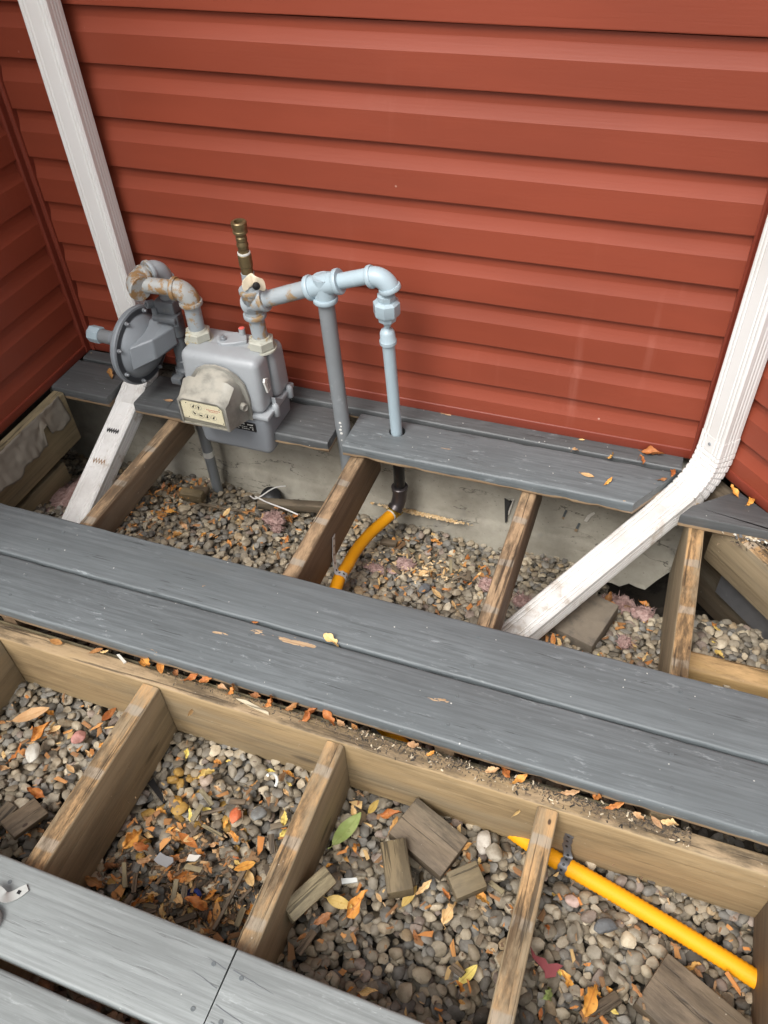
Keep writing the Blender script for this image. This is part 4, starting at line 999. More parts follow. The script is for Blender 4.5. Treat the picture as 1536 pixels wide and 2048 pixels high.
# ------------------------------------------------------------------ house wrap, insulation, bits
def house_wrap():
    N, Mm = 60, 14; vs = []; fs = []
    for i in range(N+1):
        y = -.240-.48*i/N
        dep = .088+.03*nz1(y*9, 4)+.02*nz1(y*23, 8)
        if -.335 > y > -.36: dep *= .45
        if y > -.245: dep *= .8+.2*(y+.215)/-.03
        for j in range(Mm+1):
            v = j/Mm; z = -.004-dep*v
            x = -.7475+.003+.006*v+.003*nz1(y*22, z*26, 2)+.004*nz1(y*60, z*50, 5) + (.012*v*v if y < -.40 else .007*v*v)
            vs.append((max(x, -.7485), y+.006*nz1(y*20, z*30), z))
    fs = [(i*(Mm+1)+j, i*(Mm+1)+j+1, (i+1)*(Mm+1)+j+1, (i+1)*(Mm+1)+j) for i in range(N) for j in range(Mm)]
    o = obj('house_wrap', MB().add(vs, fs), 'wrap', None, 60); sdm = o.modifiers.new('thickness', 'SOLIDIFY'); sdm.thickness = .0008
    tag(o, 'torn grey-brown sheet of house wrap hanging under the left wall', 'house wrap')
house_wrap()
def insulation(x, y, sx, sy, h, label, seed, nf=260):
    sx *= .8; sy *= .8; h *= .75; t = thing('insulation_tuft', label, 'insulation', (x, y, hgt(x, y)), 'tufts of pink insulation'); v, f = ico(4); z0 = hgt(x, y); w = []
    for q in v:
        p = Vector(q)*1.6+Vector((seed, seed, 0)); k = 1+.55*mnoise.noise(p)+.30*mnoise.noise(p*2.7)+.14*mnoise.noise(p*6.1); w.append((x+q[0]*sx*k, y+q[1]*sy*k, z0+h*.25+q[2]*h*k*.8))
    obj('wad', MB().add(w, [tuple(a) for a in f]), 'pink_insulation', t, 180)
    rs = random.Random(seed); mb = MB()
    for i in range(nf):
        a = rs.uniform(0, 6.28); el = rs.uniform(-.2, 1.4); r = rs.uniform(.7, 1.1); p = Vector((x+sx*r*math.cos(a)*math.cos(el), y+sy*r*math.sin(a)*math.cos(el), z0+h*.25+h*.8*r*math.sin(el)))
        d = Vector((rs.gauss(0, 1), rs.gauss(0, 1), rs.gauss(0, .7))).normalized(); ln = rs.uniform(.008, .024); pts = [p]
        for k in range(3): d = (d+Vector((rs.gauss(0, .5), rs.gauss(0, .5), rs.gauss(0, .5)))).normalized(); pts.append(pts[-1]+d*ln/3)
        mb.tube(pts, [.0006, .0007, .0006, .0003], 3, False)
    fo = obj('fibres', mb, 'pink_insulation', t, 0)
insulation(-.108, -.214, .040, .030, .026, 'pink insulation tuft beside the white cable near the foundation', 3)
insulation(-.085, -.245, .020, .016, .016, 'small pink insulation tuft just below the one by the white cable', 5, 120)
insulation(.284, -.335, .050, .016, .012, 'thin stretched pink insulation strip below the yellow hose', 9, 160)
insulation(.345, -.290, .030, .022, .014, 'flat pink insulation scrap among shavings right of the yellow hose', 12, 140)
insulation(.590, -.315, .028, .024, .024, 'pale pink insulation tuft against the left of the narrow joist', 15, 140)
insulation(.690, -.330, .028, .024, .020, 'pink insulation tuft between narrow joist and slanted downspout', 18, 140)
insulation(.935, -.215, .062, .040, .040, 'largest pink insulation clump under the slanted downspout', 21, 420)
insulation(1.005, -.250, .032, .024, .026, 'pink insulation tuft against the right upper joist', 24, 160)
insulation(.965, -.405, .020, .020, .018, 'small pink insulation tuft low beside the concrete paver', 27, 100)
insulation(-.70, -.36, .10, .11, .030, 'dusty dark pink insulation mat in the shade under the left wall', 33, 300)
insulation(-.60, -.22, .06, .05, .022, 'dusty pink insulation behind the left downspout', 36, 160)

def block(x, y, ang, lx, ly, lz, mat, label, name='wood_block', tilt=(0, 0), cat='wood block', lift=0.0, group='old timber offcuts on the gravel'):
    mb = MB().rbox((-lx/2, -ly/2, -lz/2), (lx/2, ly/2, lz/2), min(.003, lz*.2), 2, fn=lambda v: v+Vector((.0012*nz1(v.y*50, v.z*40), .0012*nz1(v.x*40, v.z*40), .001*nz1(v.x*30, v.y*30))))
    o = bpy.data.objects.new(name, mesh(name, mb, mat, 40)); z = hgt(x, y, .02)+lz*.42+lift; link(o, None, Vector((x, y, z))); o.rotation_euler = Euler((R(tilt[0]), R(tilt[1]), R(ang)), 'XYZ'); tag(o, label, cat, group); return o
block(.664, -1.078, -20, .128, .090, .038, 'old_block', 'largest square old wood block below the beam in the right-middle bay', tilt=(4, 6))
block(.628, -1.158, -62, .095, .050, .040, 'green_block', 'upright-looking greenish wood block below the square one', tilt=(2, 3))
block(.757, -1.133, 40, .062, .050, .042, 'green_block', 'small cube-like wood block right of the square one', tilt=(8, -4))
block(1.172, -1.222, -24, .160, .105, .035, 'old_block', 'wide flat wood block at the bottom right under the hose', tilt=(2, 1))
block(1.028, -1.256, 48, .075, .022, .016, 'old_block', 'narrow split wood piece at the bottom beside the third joist', tilt=(0, 4))
block(.492, -1.262, 62, .10, .038, .055, 'dull_wood', 'wedge of timber leaning against the second lower joist', tilt=(18, 0))
block(-.120, -1.305, 70, .075, .050, .014, 'old_block', 'dark flat wood tile at the left beside the first lower joist', tilt=(4, 10))
block(-.185, -1.315, 80, .070, .030, .016, 'old_block', 'dark wood sliver at the left edge beside the flat tile', tilt=(6, 0))
block(.110, -1.398, 0, .05, .03, .02, 'old_block', 'small dark wood offcut tucked by the first lower joist and grey board')
block(-.395, -.205, 4, .075, .030, .034, 'green_block', 'short wood block beside the meter service pipe', tilt=(5, 0))
block(-.405, -.165, 10, .070, .045, .018, 'old_block', 'dark flat offcut behind the short block by the service pipe', tilt=(-12, 0), lift=.012)
block(-.065, -.118, 14, .27, .028, .028, 'old_block', 'long thin batten lying along the foot of the foundation', tilt=(4, 2))
block(-.255, -.232, 4, .19, .007, .007, 'old_block', 'thin dark stick in front of the service pipe', tilt=(0, 1))
block(.265, -.205, 6, .050, .018, .014, 'old_block', 'dark wood chip just under the yellow hose fitting', cat='wood chip')
block(.835, -.365, -17, .165, .150, .045, 'slab', 'square concrete paver under the slanted white downspout', 'concrete_paver', (3, -2), 'paver', -.004, None)
def chips(n, box, labels):
    used = set()
    for i in range(n):
        for attempt in range(40):
            x = random.uniform(box[0], box[1]); y = random.uniform(box[2], box[3]); l = random.uniform(.02, .05); w_ = random.uniform(.006, .014); mt = random.choice(('old_block', 'dull_wood', 'old_block')); fx, fy = (x-box[0])/(box[1]-box[0]), (y-box[2])/(box[3]-box[2])
            lb = ('long ' if l > .04 else 'short ' if l < .03 else '')+('thin ' if w_ < .009 else 'broad ' if w_ > .012 else '')+('dark ' if mt == 'old_block' else 'pale ')+labels+', '+('far ' if fy > .66 else 'near ' if fy < .33 else 'middle ')+('left' if fx < .33 else 'right' if fx > .66 else 'centre')
            if lb not in used: break
        used.add(lb); block(x, y, random.uniform(0, 180), l, w_, .004, mt, lb, 'bark_chip', (random.gauss(0, 8), random.gauss(0, 8)), 'bark chip', .006, 'bark chips: '+labels)
chips(26, (.09, .42, -1.38, -1.08), 'bark chip in the middle bay')
chips(9, (.30, .56, -.40, -.16), 'bark chip in the bay right of the upper hose')
chips(6, (.5, .84, -1.34, -1.05), "bark chip in the wood blocks' bay")
block(.345, -1.290, 88, .15, .007, .007, 'old_block', 'straight dark stick lying in the leaf litter by the second joist', 'stick', (0, 3), 'stick', .012, None)
def shard():
    mb = MB().prism([(-.035, -.006), (.035, -.003), (.037, .004), (-.033, .010)], (.088, -1.155, hgt(.088, -1.155)+.008), Vector((.85, -.5, .15)).normalized(), Vector((.4, .8, .3)).normalized(), (0, 0, 1), .003)
    tag(obj('plastic_shard', mb, 'black_rubber'), 'black plastic shard leaning out beside the first lower joist', 'shard')
    mb = MB(); z = hgt(.20, -1.285)+.014
    mb.prism([(-.022, -.010), (-.010, -.013), (.012, -.012), (.017, .003), (.010, .010), (-.006, .007), (-.021, .009)], (.196, -1.284, z), Vector((.95, -.1, .1)).normalized(), Vector((.1, .95, -.15)).normalized(), (0, 0, 1), .0012); tag(obj('paper_scrap', mb, 'grey_card'), 'pale grey card scrap lying among leaves in the middle bay', 'paper scrap')
    mb = MB().prism([(-.014, -.004), (.006, -.007), (.012, -.003), (.017, .004), (.004, .005), (-.009, .008)], (.242, -1.262, hgt(.242, -1.262)+.016), Vector((.9, .3, .25)).normalized(), Vector((-.3, .9, .1)).normalized(), (0, 0, 1), .0012); tag(obj('paper_scrap', mb, 'flake_white'), 'white paper scrap just right of the grey card', 'paper scrap')
    mb = MB(); pts = [Vector((.268+.012*math.cos(a)*(1+.3*math.sin(3*a)), -1.318+.009*math.sin(a), hgt(.268, -1.318)+.014+.006*math.sin(2*a))) for a in np.linspace(0, 5.2, 14)]
    mb.tube(pts, .005, 6); tag(obj('foil_wrapper', mb, 'blue_foil'), 'small crumpled dark blue foil scrap in the orange leaves', 'foil scrap')
    mb = MB(); pts = [Vector((.330+.008*math.cos(a), -1.075+.010*math.sin(a), hgt(.33, -1.075)+.010+.008*a)) for a in np.linspace(-.6, 3.4, 12)]
    mb.tube(pts, .0032, 8); tag(obj('plastic_hook', mb, 'white_print'), 'tiny white plastic hook under the beam in the middle bay', 'plastic hook')
    mb = MB(); z = hgt(.315, -1.345); d = Vector((.9, .1, .1)).normalized()
    for i in range(9):
        p = Vector((.300, -1.342, z+.014))+d*.006*i; r = .013*math.sin(R(30+15*i)); mb.lathe([(-.004, r*.6), (0, r), (.003, r*.8)], p, d, 9, i*.6)
    tag(obj('pine_cone', mb, 'pinecone'), 'brown pine cone half hidden among orange leaves by the second joist', 'pine cone')
    z = hgt(.92, -1.232)+.014; mb = MB().prism([(-.036, .013), (-.02, .004), (-.004, .008), (.004, .003), (.016, .012), (.027, .014), (.022, .0), (.024, -.008), (.010, -.020), (.004, -.011), (-.004, -.008), (-.024, -.002)], (.925, -1.226, z), Vector((.95, -.25, .1)).normalized(), Vector((.25, .95, .05)).normalized(), (0, 0, 1), .002)
    tag(obj('vinyl_scrap', mb, 'red_vinyl_scrap'), 'dark red jagged vinyl scrap on the gravel right of the third joist', 'vinyl scrap')
    mb = MB().prism([(-.014, -.005), (.016, -.004), (.015, .004), (-.015, .005)], (.548, -1.205, hgt(.548, -1.205)+.008), Vector((.9, .35, .1)).normalized(), Vector((-.35, .9, .2)).normalized(), (0, 0, 1), .003); tag(obj('metal_scrap', mb, 'faded_grey'), 'small grey metal strip beside the leaning timber wedge', 'metal scrap')
    p = catmull([(-.235, -.128, -.375), (-.20, -.145, -.360), (-.16, -.10, -.345), (-.13, -.075, -.35)], 8); mb = MB().tube(p, .0022, 6); tag(obj('cable', mb, 'white_cable'), 'thin whitish cable looping up the foundation behind the batten', 'cable', 'white cable ends')
    p = catmull([(-.20, -.150, -.348), (-.15, -.165, -.345), (-.08, -.175, -.347), (-.04, -.18, -.352)], 8); mb = MB().tube(p, .0024, 6); tag(obj('cable', mb, 'white_cable'), 'white cable end lying across the thin batten', 'cable', 'white cable ends')
    mb = MB().lathe([(-.004, .030), (0, .034), (.003, .030), (.005, .0)], (-.185, -.088, -.400), Vector((.2, -.5, .9)), 18); tag(obj('rubber_disc', mb, 'black_rubber'), 'black rubber disc leaning on the foundation beside the cable', 'rubber disc')
    # splinter on the beam and small litter
    mb = MB().prism([(-.040, -.003), (.0, -.0042), (.042, -.002), (.038, .003), (-.02, .0035)], (.262, -.990, -.0388), Vector((.96, -.17, 0)).normalized(), Vector((.17, .96, 0)).normalized(), (0, 0, 1), .003); tag(obj('wood_splinter', mb, 'pale_splinter'), 'pale fresh wood splinter lying on the beam top', 'splinter')
    mb = MB().prism([(-.016, -.002), (.016, -.004), (.017, .002), (-.012, .003)], (-.062, -.974, -.0388), Vector((.9, -.4, 0)).normalized(), Vector((.4, .9, 0)).normalized(), (0, 0, 1), .003); tag(obj('wood_splinter', mb, 'flake_white'), 'short whitish splinter in the gap left of the orange leaves', 'splinter')
    # bent bracket on the near board
    t = thing('metal_bracket', 'painted bent metal bracket screwed to the near board at the lower left', 'bracket', (.03, -1.49, 0))
    p = catmull([(.072, -1.449, .003), (.058, -1.468, .003), (.048, -1.476, .010), (.034, -1.474, .022), (.018, -1.488, .026), (.004, -1.515, .020)], 6); secs = []
    for i, q in enumerate(p):
        d = (p[min(i+1, len(p)-1)]-p[max(i-1, 0)]).normalized(); w = d.cross(Z).normalized()*.0085*(1 if i > 2 else .75+.08*i); nn = w.cross(d).normalized()*.0012; secs.append([q-w-nn, q+w-nn, q+w+nn, q-w+nn])
    obj('strap', MB().loft(secs), 'faded_grey', t, 40)
    obj('boss', MB().lathe([(0, .026), (.012, .026), (.018, .02), (.022, .008)], (.040, -1.518, .0005), Z, 20), 'faded_grey', t, 40)
    obj('slot', MB().rbox((.0605, -1.4635, .0040), (.0665, -1.4575, .0048), 0), 'black_rubber', t, 0)
shard()

# ------------------------------------------------------------------ loose crumbs (uncountable)
def crumbs(name, n, fn, cols, size, label, cat, flat=.4):
    Vs, Fs, Cs = [], [], []; off = 0
    base = np.array([(-1, -.6, 0), (1, -.5, 0), (.8, .7, 0), (-.9, .6, 0), (-.7, -.4, 1), (.7, -.3, 1), (.5, .5, 1), (-.6, .4, 1)], float); fc = np.array([(0, 1, 5, 4), (1, 2, 6, 5), (2, 3, 7, 6), (3, 0, 4, 7), (4, 5, 6, 7), (3, 2, 1, 0)])
    for i in range(n):
        x, y, z = fn(); s = size*random.uniform(.35, 1.2); a = random.uniform(0, 6.28); ca, sa = math.cos(a), math.sin(a)
        w = base*np.array([s*random.uniform(.7, 1.7), s*random.uniform(.5, 1), s*flat])*(1+rng.normal(size=(8, 3))*(.42 if flat < .2 else .15)); w = w@np.array([[ca, -sa, 0], [sa, ca, 0], [0, 0, 1]]).T+np.array([x, y, z])
        Vs.append(w); Fs.append(fc+off); off += 8; Cs.append(np.repeat(np.array([random.choice(cols)])*random.uniform(.8, 1.2), 8, 0))
    me = bpy.data.meshes.new(name); me.from_pydata(np.concatenate(Vs).tolist(), [], np.concatenate(Fs).tolist()); color_attr(me, np.concatenate(Cs)); me.materials.append(M['crumbs'])
    o = bpy.data.objects.new(name, me); link(o); o['kind'] = 'stuff'; o['label'] = label; o['category'] = cat
DK = [(.05, .04, .03), (.09, .07, .05), (.14, .10, .065), (.03, .025, .02), (.20, .14, .085), (.11, .085, .06)]
def on_beam():
    x = .0+1.12*abs(random.random())**.6; 
    return x, -.974-abs(random.gauss(0, .010)) if x > -.1 else -.972-abs(random.gauss(0, .004)), -.0392
crumbs('debris', 1500, on_beam, DK, .0021, 'dark crumbs and leaf bits along the top of the beam', 'debris')
crumbs('debris', 320, lambda: (random.uniform(.45, 1.12), random.uniform(-1.004, -.968), -.0392), DK+[(.5, .42, .3)]*2, .0030, 'coarser litter on the right part of the beam top', 'debris')
SH = [(.60, .43, .24), (.66, .50, .30), (.52, .34, .16)]
crumbs('wood_shavings', 300, lambda: (.33+.10*random.gauss(0, .6), -.058-.010*random.random(), -.352-.004*random.random()), SH, .0055, 'pale wood shavings on the concrete ledge beside the hose fitting', 'wood shavings', .25)
def sh2():
    x, y = .37+random.gauss(0, .055), -.285+random.gauss(0, .035); return x, y, hgt(x, y, .004)+.004
crumbs('wood_shavings', 150, sh2, SH, .0055, 'pale wood shavings scattered on the gravel right of the hose', 'wood shavings', .25)
crumbs('paint_flakes', 26, lambda: (1.185+random.gauss(0, .03), -.2135-.004*random.random(), -.034+.006*random.random()), [(.6, .57, .5), (.5, .42, .3), (.12, .12, .12)], .006, 'white peeling paint flakes under the mitred board end', 'paint flakes', .5)
crumbs('debris', 110, lambda: (1.19+random.gauss(0, .03), -.215+random.gauss(0, .022)-.0, -.0400), DK, .0035, 'dark crumbs on the diagonal rim joist', 'debris')
def lit():
    x, y = .26+random.gauss(0, .085), -1.31+random.gauss(0, .05)
    x = min(max(x, .07), .42); return x, y, hgt(x, y, .004)+.003
crumbs('leaf_litter', 420, lit, [(.13, .08, .045), (.2, .12, .06), (.08, .055, .035), (.34, .21, .10)], .0055, 'fine brown leaf litter between the stones of the middle bay', 'leaf litter', .3)
def lit2():
    x, y = random.uniform(-.34, 1.26), random.uniform(-1.42, -1.02)
    while near_hose(x, y, -.205, .012): x, y = random.uniform(-.34, 1.26), random.uniform(-1.42, -1.02)
    return x, y, hgt(x, y, .004)+.002
crumbs('leaf_litter', 420, lit2, [(.16, .10, .06), (.24, .15, .08), (.10, .07, .05), (.36, .24, .13)], .0042, 'sparse bits of dry leaf over the near gravel', 'leaf litter', .3)

FLK = [(.44, .18, .05), (.34, .16, .055), (.26, .13, .055), (.48, .32, .14), (.20, .11, .05), (.50, .24, .08)]
def flk(boxes):
    def f():
        b = random.choice(boxes); x, y = random.uniform(b[0], b[1]), random.uniform(b[2], b[3])
        while near_hose(x, y, -.205, .012): x, y = random.uniform(b[0], b[1]), random.uniform(b[2], b[3])
        return x, y, hgt(x, y, .006)+.001
    return f
crumbs('leaf_litter', 330, flk([(.07, .43, -1.44, -1.05), (.07, .43, -1.44, -1.2), (-.36, .0, -1.38, -1.02), (.48, .85, -1.42, -1.03), (.90, 1.26, -1.36, -1.04)]), FLK, .0085, 'torn orange and brown leaf flakes between the stones of the near bays', 'leaf litter', .16)
crumbs('leaf_litter', 320, flk([(-.55, -.40, -.45, -.1), (-.35, .15, -.45, -.10), (.25, .62, -.5, -.12), (.7, 1.03, -.5, -.2)]), FLK, .0080, 'torn leaf flakes between the stones of the far bays', 'leaf litter', .16)
# ------------------------------------------------------------------ fallen leaves
def leaf_mesh(k, mat):
    rs = random.Random(k*13+5); L, W = 1.0, rs.uniform(.34, .50); n = 12; curl = rs.uniform(-2.2, 2.6) if k % 6 else .25; fold = rs.uniform(-.3, 1.3) if k % 6 else .15; tw = rs.uniform(-1.1, 1.1) if k % 6 else .1; vs = []; fs = []
    th = 0.0; px = pz = 0.0; spine = []
    for i in range(n+1):
        spine.append((px, pz, th)); th += curl/n; px += L/n*math.cos(th); pz += L/n*math.sin(th)
    mx = spine[n//2][0]; mz = min(s[1] for s in spine)
    for i, (x, z, th) in enumerate(spine):
        u = i/n; w = W*.5*(math.sin(math.pi*min(1, u*.97+.02))**.75)*(1.1-.35*u)*(1+(.55*nz1(u*6, k*3.1) if k % 6 else 0))+.004; c, s = math.cos(tw*(u-.5)*2), math.sin(tw*(u-.5)*2)
        for j, q in enumerate((-1, -.5, 0, .5, 1)):
            y = q*w*(1 if k % 6 == 0 else 1+.3*nz1(u*9, q*4, k*2)); up = abs(q)**1.5*w*fold*(1 if k % 6 == 0 else 1+1.2*nz1(u*4, q, k)) + (.04 if k % 6 == 0 else .15)*nz1(u*5+k, q*2+k); yy = y*c-up*s; zz = y*s+up*c
            vs.append((x-mx-zz*math.sin(th), yy, z-mz+zz*math.cos(th)))
    for i in range(n):
        for j in range(4): fs.append((i*5+j, i*5+j+1, (i+1)*5+j+1, (i+1)*5+j))
    mb = MB().add(vs, fs)
    st = [(-mx-.16, .02, .02), (-mx-.08, .0, .0), (spine[0][0]-mx, 0, spine[0][1]-mz)]; mb.tube(st, [.012, .012, .014], 4)
    z = np.array(mb.v); z[:, 2] -= z[:, 2].min(); mb.v = [tuple(q) for q in z*.05]
    me = bpy.data.meshes.new('fallen_leaf'); me.from_pydata(mb.v, [], mb.f); me.materials.append(M[mat]); me.shade_smooth(); return me
LM = {}
def leaf(x, y, z, size, mat, label, ang=None, kind=None, group=None, tilt=None):
    k = random.randint(1, 11) if kind is None else kind
    if (k, mat) not in LM: LM[(k, mat)] = leaf_mesh(k, mat)
    o = bpy.data.objects.new('fallen_leaf', LM[(k, mat)]); s = size/.05
    if z is None: z = hgt(x, y, max(.008, size*.38))+(.002 if size < .045 else .005)
    link(o, None, Vector((x, y, z))); o.scale = (s, s, s); tl = tilt or ((random.gauss(0, 14), random.gauss(0, 14)) if z < -.1 else (0, 0))
    o.rotation_euler = Euler((R(tl[0]), R(tl[1]), R(random.uniform(0, 360) if ang is None else ang)), 'XYZ'); tag(o, label, 'leaf', group); return o
O_, B_, T_, Yw = 'leaf_orange', 'leaf_brown', 'leaf_tan', 'leaf_yellow'
g1 = 'leaves on the wall-side boards'
leaf(.935, -.018, .001, .058, O_, 'long curled orange leaf lying against the foot of the red wall', -10, 3, g1)
leaf(.843, -.158, .001, .030, O_, 'twisted orange leaf near the front edge of the wall-side board', 60, 4, g1)
leaf(.913, -.060, .001, .030, O_, 'orange leaf caught at the board gap nearest the right downspout', -40, 2, g1)
leaf(.745, -.060, .001, .020, T_, 'small tan leaf at the left end of the leaves along the board gap', 20, 5, g1)
leaf(.838, -.062, .001, .028, B_, 'brown leaf in the board gap below the long curled leaf', 10, 7, g1)
leaf(.790, -.145, .001, .036, T_, 'flat tan leaf in the middle of the wall-side board', -15, 6, g1)
leaf(.990, -.075, .001, .032, O_, 'curled orange leaf touching the left of the pleated elbow', 80, 8, g1)
leaf(.968, -.110, .001, .024, B_, 'small brown leaf left of the slanted downspout top', 10, 9, g1)
leaf(1.135, -.105, .001, .036, O_, 'orange leaf on the mitred board end just right of the downspout', 130, 10, g1)
leaf(1.176, -.126, .001, .036, O_, 'orange leaf on the mitred board end nearest the angled wall', 60, 8, g1)
leaf(-.640, -.118, .001, .040, B_, 'brown leaf lying at the left board gap beside the downspout', -50, 5, g1)
leaf(-.405, -.175, .001, .030, T_, 'tan leaf on the board between regulator and meter cover', 0, 6, g1)
leaf(-.645, -.28, -.20, .024, Yw, 'small yellow leaf stuck on the foundation under the left boards', 0, 6, g1, (60, 0))
leaf(.752, -.010, .001, .016, T_, 'tiny tan leaf bit against the red wall', 0, 6, g1)
leaf(.37, -.818, -.004, .042, T_, 'tan leaf wedged upright in the long board gap', -15, 5, 'leaves in the long board gap')
leaf(.19, -.819, -.006, .018, O_, 'small orange leaf bit in the long board gap left of the tan one', 0, 4, 'leaves in the long board gap')
g2 = 'leaves along the beam top'
beamL = [(-.225, -.982, .038, B_, 'brown leaf at the far left of the beam top'), (-.126, -.974, .030, B_, 'brown leaf in the dark gap near the left of the beam'), (-.105, -.972, .022, T_, 'small tan leaf beside the white splinter on the beam'),
 (.002, -.974, .050, O_, 'bright orange leaf where the first lower joist meets the beam'), (.032, -.968, .040, O_, 'arched orange leaf next to the bright one on the beam'), (.075, -.974, .030, B_, 'small brown leaf right of the arched one'),
 (.110, -.972, .036, O_, 'flat orange leaf left of the pale splinter'), (.145, -.970, .036, O_, 'orange leaf above the start of the pale splinter'), (.185, -.973, .030, T_, 'tan leaf in the row above the pale splinter'),
 (.212, -.971, .038, O_, 'ragged orange leaf above the pale splinter'), (.262, -.971, .032, B_, 'brown leaf above the end of the pale splinter'), (.300, -.973, .042, O_, 'broad orange leaf right of the pale splinter'),
 (.345, -.970, .036, B_, 'brown leaf in the middle stretch of the beam row'), (.385, -.974, .042, O_, 'light orange leaf left of the second lower joist'), (.425, -.972, .040, O_, 'orange leaf above the second lower joist'),
 (.452, -.976, .034, T_, 'tan leaf just right of the second lower joist end'), (.480, -.974, .028, B_, 'brown leaf beyond the second joist on the beam'), (.605, -.974, .030, T_, 'pale leaf curled on the dirt of the beam top'),
 (.640, -.978, .022, O_, 'small orange leaf in the dirt on the beam'), (.760, -.976, .030, T_, 'tan leaf left of the orange pair on the beam'), (.785, -.972, .034, O_, 'orange-red leaf of the pair above the third joist'),
 (.812, -.976, .034, O_, 'light orange leaf of the pair above the third joist'), (.905, -.974, .036, T_, 'flat pale leaf on the right part of the beam'), (.955, -.972, .036, O_, 'orange leaf right of the third joist on the beam'),
 (.985, -.974, .036, O_, 'second orange leaf touching the one right of the third joist'), (1.03, -.980, .026, T_, 'pale leaf in the coarse litter near the right gap'), (1.060, -.978, .028, T_, 'oval pale leaf close to the dark gap'), (1.082, -.972, .032, T_, 'long pale leaf at the very edge of the dark gap')]
for x, y, s, m_, lb in beamL: leaf(x, y, -.0385, s, m_, lb, random.uniform(-50, 50), None, g2)
leaf(.118, -1.0135, -.095, .028, T_, 'tan leaf stuck to the beam face right of the first joist', 90, 6, 'leaves stuck on the beam face', (80, 10)); leaf(.820, -1.0135, -.085, .026, T_, 'pale leaf stuck to the beam face left of the third joist', 60, 6, 'leaves stuck on the beam face', (80, 0)); leaf(.845, -1.0135, -.135, .026, T_, 'pale leaf low on the beam face left of the third joist', 100, 5, 'leaves stuck on the beam face', (80, 0))
g3 = 'single leaves on the near gravel'
leaf(.507, -1.112, None, .085, 'leaf_green', 'large green leaf with a long stalk beside the second lower joist', 70, 6, g3, (-10, 10))
leaf(.801, -1.278, None, .046, Yw, 'round yellow leaf on the gravel left of the third lower joist', 60, 12, g3, (0, 8)); leaf(.6626, -1.188, None, .046, Yw, 'pale yellow leaf below the small wood blocks', 70, 6, g3); leaf(.682, -1.168, None, .040, T_, 'tan leaf leaning on the pale yellow one', 60, 4, g3)
leaf(.547, -1.246, None, .055, Yw, 'golden leaf with orange edge right of the timber wedge', 0, 6, g3); leaf(.580, -1.237, None, .065, O_, 'red-orange upright leaf beside the golden one', 60, 3, g3)
leaf(-.113, -1.030, None, .042, O_, 'vivid orange leaf standing against the first lower joist', 80, 6, g3, (50, 10)); leaf(.950, -1.262, None, .050, 'leaf_green', 'yellow-green curled leaf at the bottom right of the third joist', 30, 7, g3); leaf(.965, -1.240, None, .045, O_, 'pale orange leaf between red vinyl scrap and green leaf', -30, 2, g3)
leaf(1.01, -1.25, None, .060, O_, 'long orange leaf standing by the narrow split wood', 80, 5, g3); leaf(.575, -1.045, None, .045, O_, 'orange leaf near the beam left of the square block', 20, 3, g3); leaf(.59, -1.062, None, .042, B_, 'brown leaf beside the square block', 70, 4, g3); leaf(.535, -1.045, None, .038, Yw, 'yellow-brown leaf under the beam by the second joist', 80, 6, g3)
leaf(.738, -1.068, None, .030, B_, 'brown leaf at the right corner of the square block', 40, 8, g3); leaf(.745, -1.185, None, .050, T_, 'pale tan leaf against the left of the third lower joist', 80, 5, g3)
leaf(-.26, -1.10, None, .085, T_, 'long pale brown leaf at the left edge of the left bay', 35, 6, g3); leaf(-.215, -1.125, None, .060, O_, 'orange-brown leaf below the long pale one at the left', 70, 3, g3); leaf(-.23, -1.19, None, .045, O_, 'orange leaf at the picture edge in the left bay', 80, 4, g3)
leaf(.215, -1.235, None, .048, O_, 'bright orange leaf high in the middle bay litter', -15, 6, g3); leaf(.105, -1.265, None, .060, O_, 'upright rusty leaf by the first lower joist', 80, 5, g3); leaf(.302, -1.335, None, .060, O_, 'wide orange leaf above the pine cone', 5, 2, g3); leaf(.30, -1.195, None, .038, O_, 'small vivid orange leaf in the centre of the middle bay', -30, 4, g3)
CW = {'leaf_orange': 'orange', 'leaf_brown': 'brown', 'leaf_tan': 'tan', 'leaf_yellow': 'yellow'}
def where(x, y, box):
    fx, fy = (x-box[0])/(box[1]-box[0]), (y-box[2])/(box[3]-box[2])
    return ('far ' if fy > .66 else 'near ' if fy < .33 else 'middle ')+('left' if fx < .33 else 'right' if fx > .66 else 'centre')
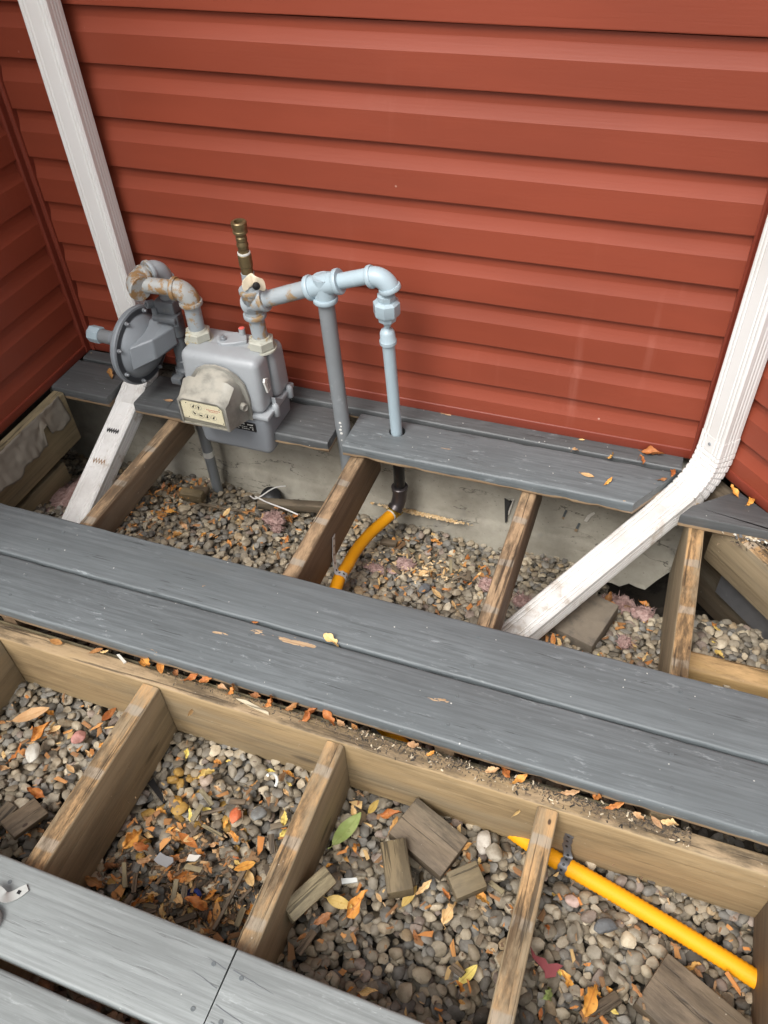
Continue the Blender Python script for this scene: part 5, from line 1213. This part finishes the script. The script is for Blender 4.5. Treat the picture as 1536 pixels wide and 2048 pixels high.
def scatter(n, box, mats, lab, gauss=None):
    used = set()
    for i in range(n):
        for attempt in range(40):
            if gauss: x, y = random.gauss(gauss[0], gauss[2]), random.gauss(gauss[1], gauss[3]); x = min(max(x, box[0]), box[1]); y = min(max(y, box[2]), box[3])
            else: x, y = random.uniform(box[0], box[1]), random.uniform(box[2], box[3])
            sz = random.choice((.016, .020, .024, .028, .033, .041))*random.uniform(.9, 1.1); m_ = random.choice(mats); bx = box if not gauss else (gauss[0]-gauss[2]*1.5, gauss[0]+gauss[2]*1.5, gauss[1]-gauss[3]*1.5, gauss[1]+gauss[3]*1.5)
            lb = ('small ' if sz < .022 else 'large ' if sz > .034 else '')+CW[m_]+' '+lab+', '+where(x, y, bx)+' of it'
            if lb not in used and not near_hose(x, y, -.205, .012): break
        used.add(lb); leaf(x, y, None, sz, m_, lb, None, None, 'leaves: '+lab)
scatter(64, (.08, .42, -1.41, -1.12), (O_, O_, B_, O_, B_, T_), "leaf in the thick litter of the middle bay", (.27, -1.33, .085, .05))
scatter(26, (.08, .42, -1.25, -1.04), (O_, B_, Yw, T_), "leaf among ochre stones of the middle bay")
scatter(18, (-.33, -.0, -1.36, -1.04), (O_, B_, T_), "dry leaf on the gravel of the left bay")
scatter(24, (.49, .84, -1.38, -1.06), (O_, B_, T_, B_), "dry leaf in the wood blocks' bay")
scatter(20, (.91, 1.25, -1.33, -1.07), (O_, B_, O_, Yw), "dry leaf in the bay of the yellow hose")
scatter(24, (-.50, -.34, -.30, -.10), (O_, B_, O_), "curled leaf heaped by the service pipe", (-.44, -.19, .04, .05))
scatter(24, (-.30, .13, -.50, -.18), (O_, B_, T_), "dry leaf in the bay below the meter")
scatter(26, (.26, .60, -.45, -.16), (O_, T_, B_, T_), "dry leaf in the bay right of the upper hose")
scatter(14, (.72, 1.02, -.52, -.14), (O_, B_, Yw), "dry leaf in the paver's bay")
scatter(4, (1.10, 1.28, -.46, -.33), (O_, Yw), "dry leaf in the far right bay")
scatter(5, (-.47, -.42, -.5, -.2), (B_, B_), "dark leaf between downspout and left upper joist")
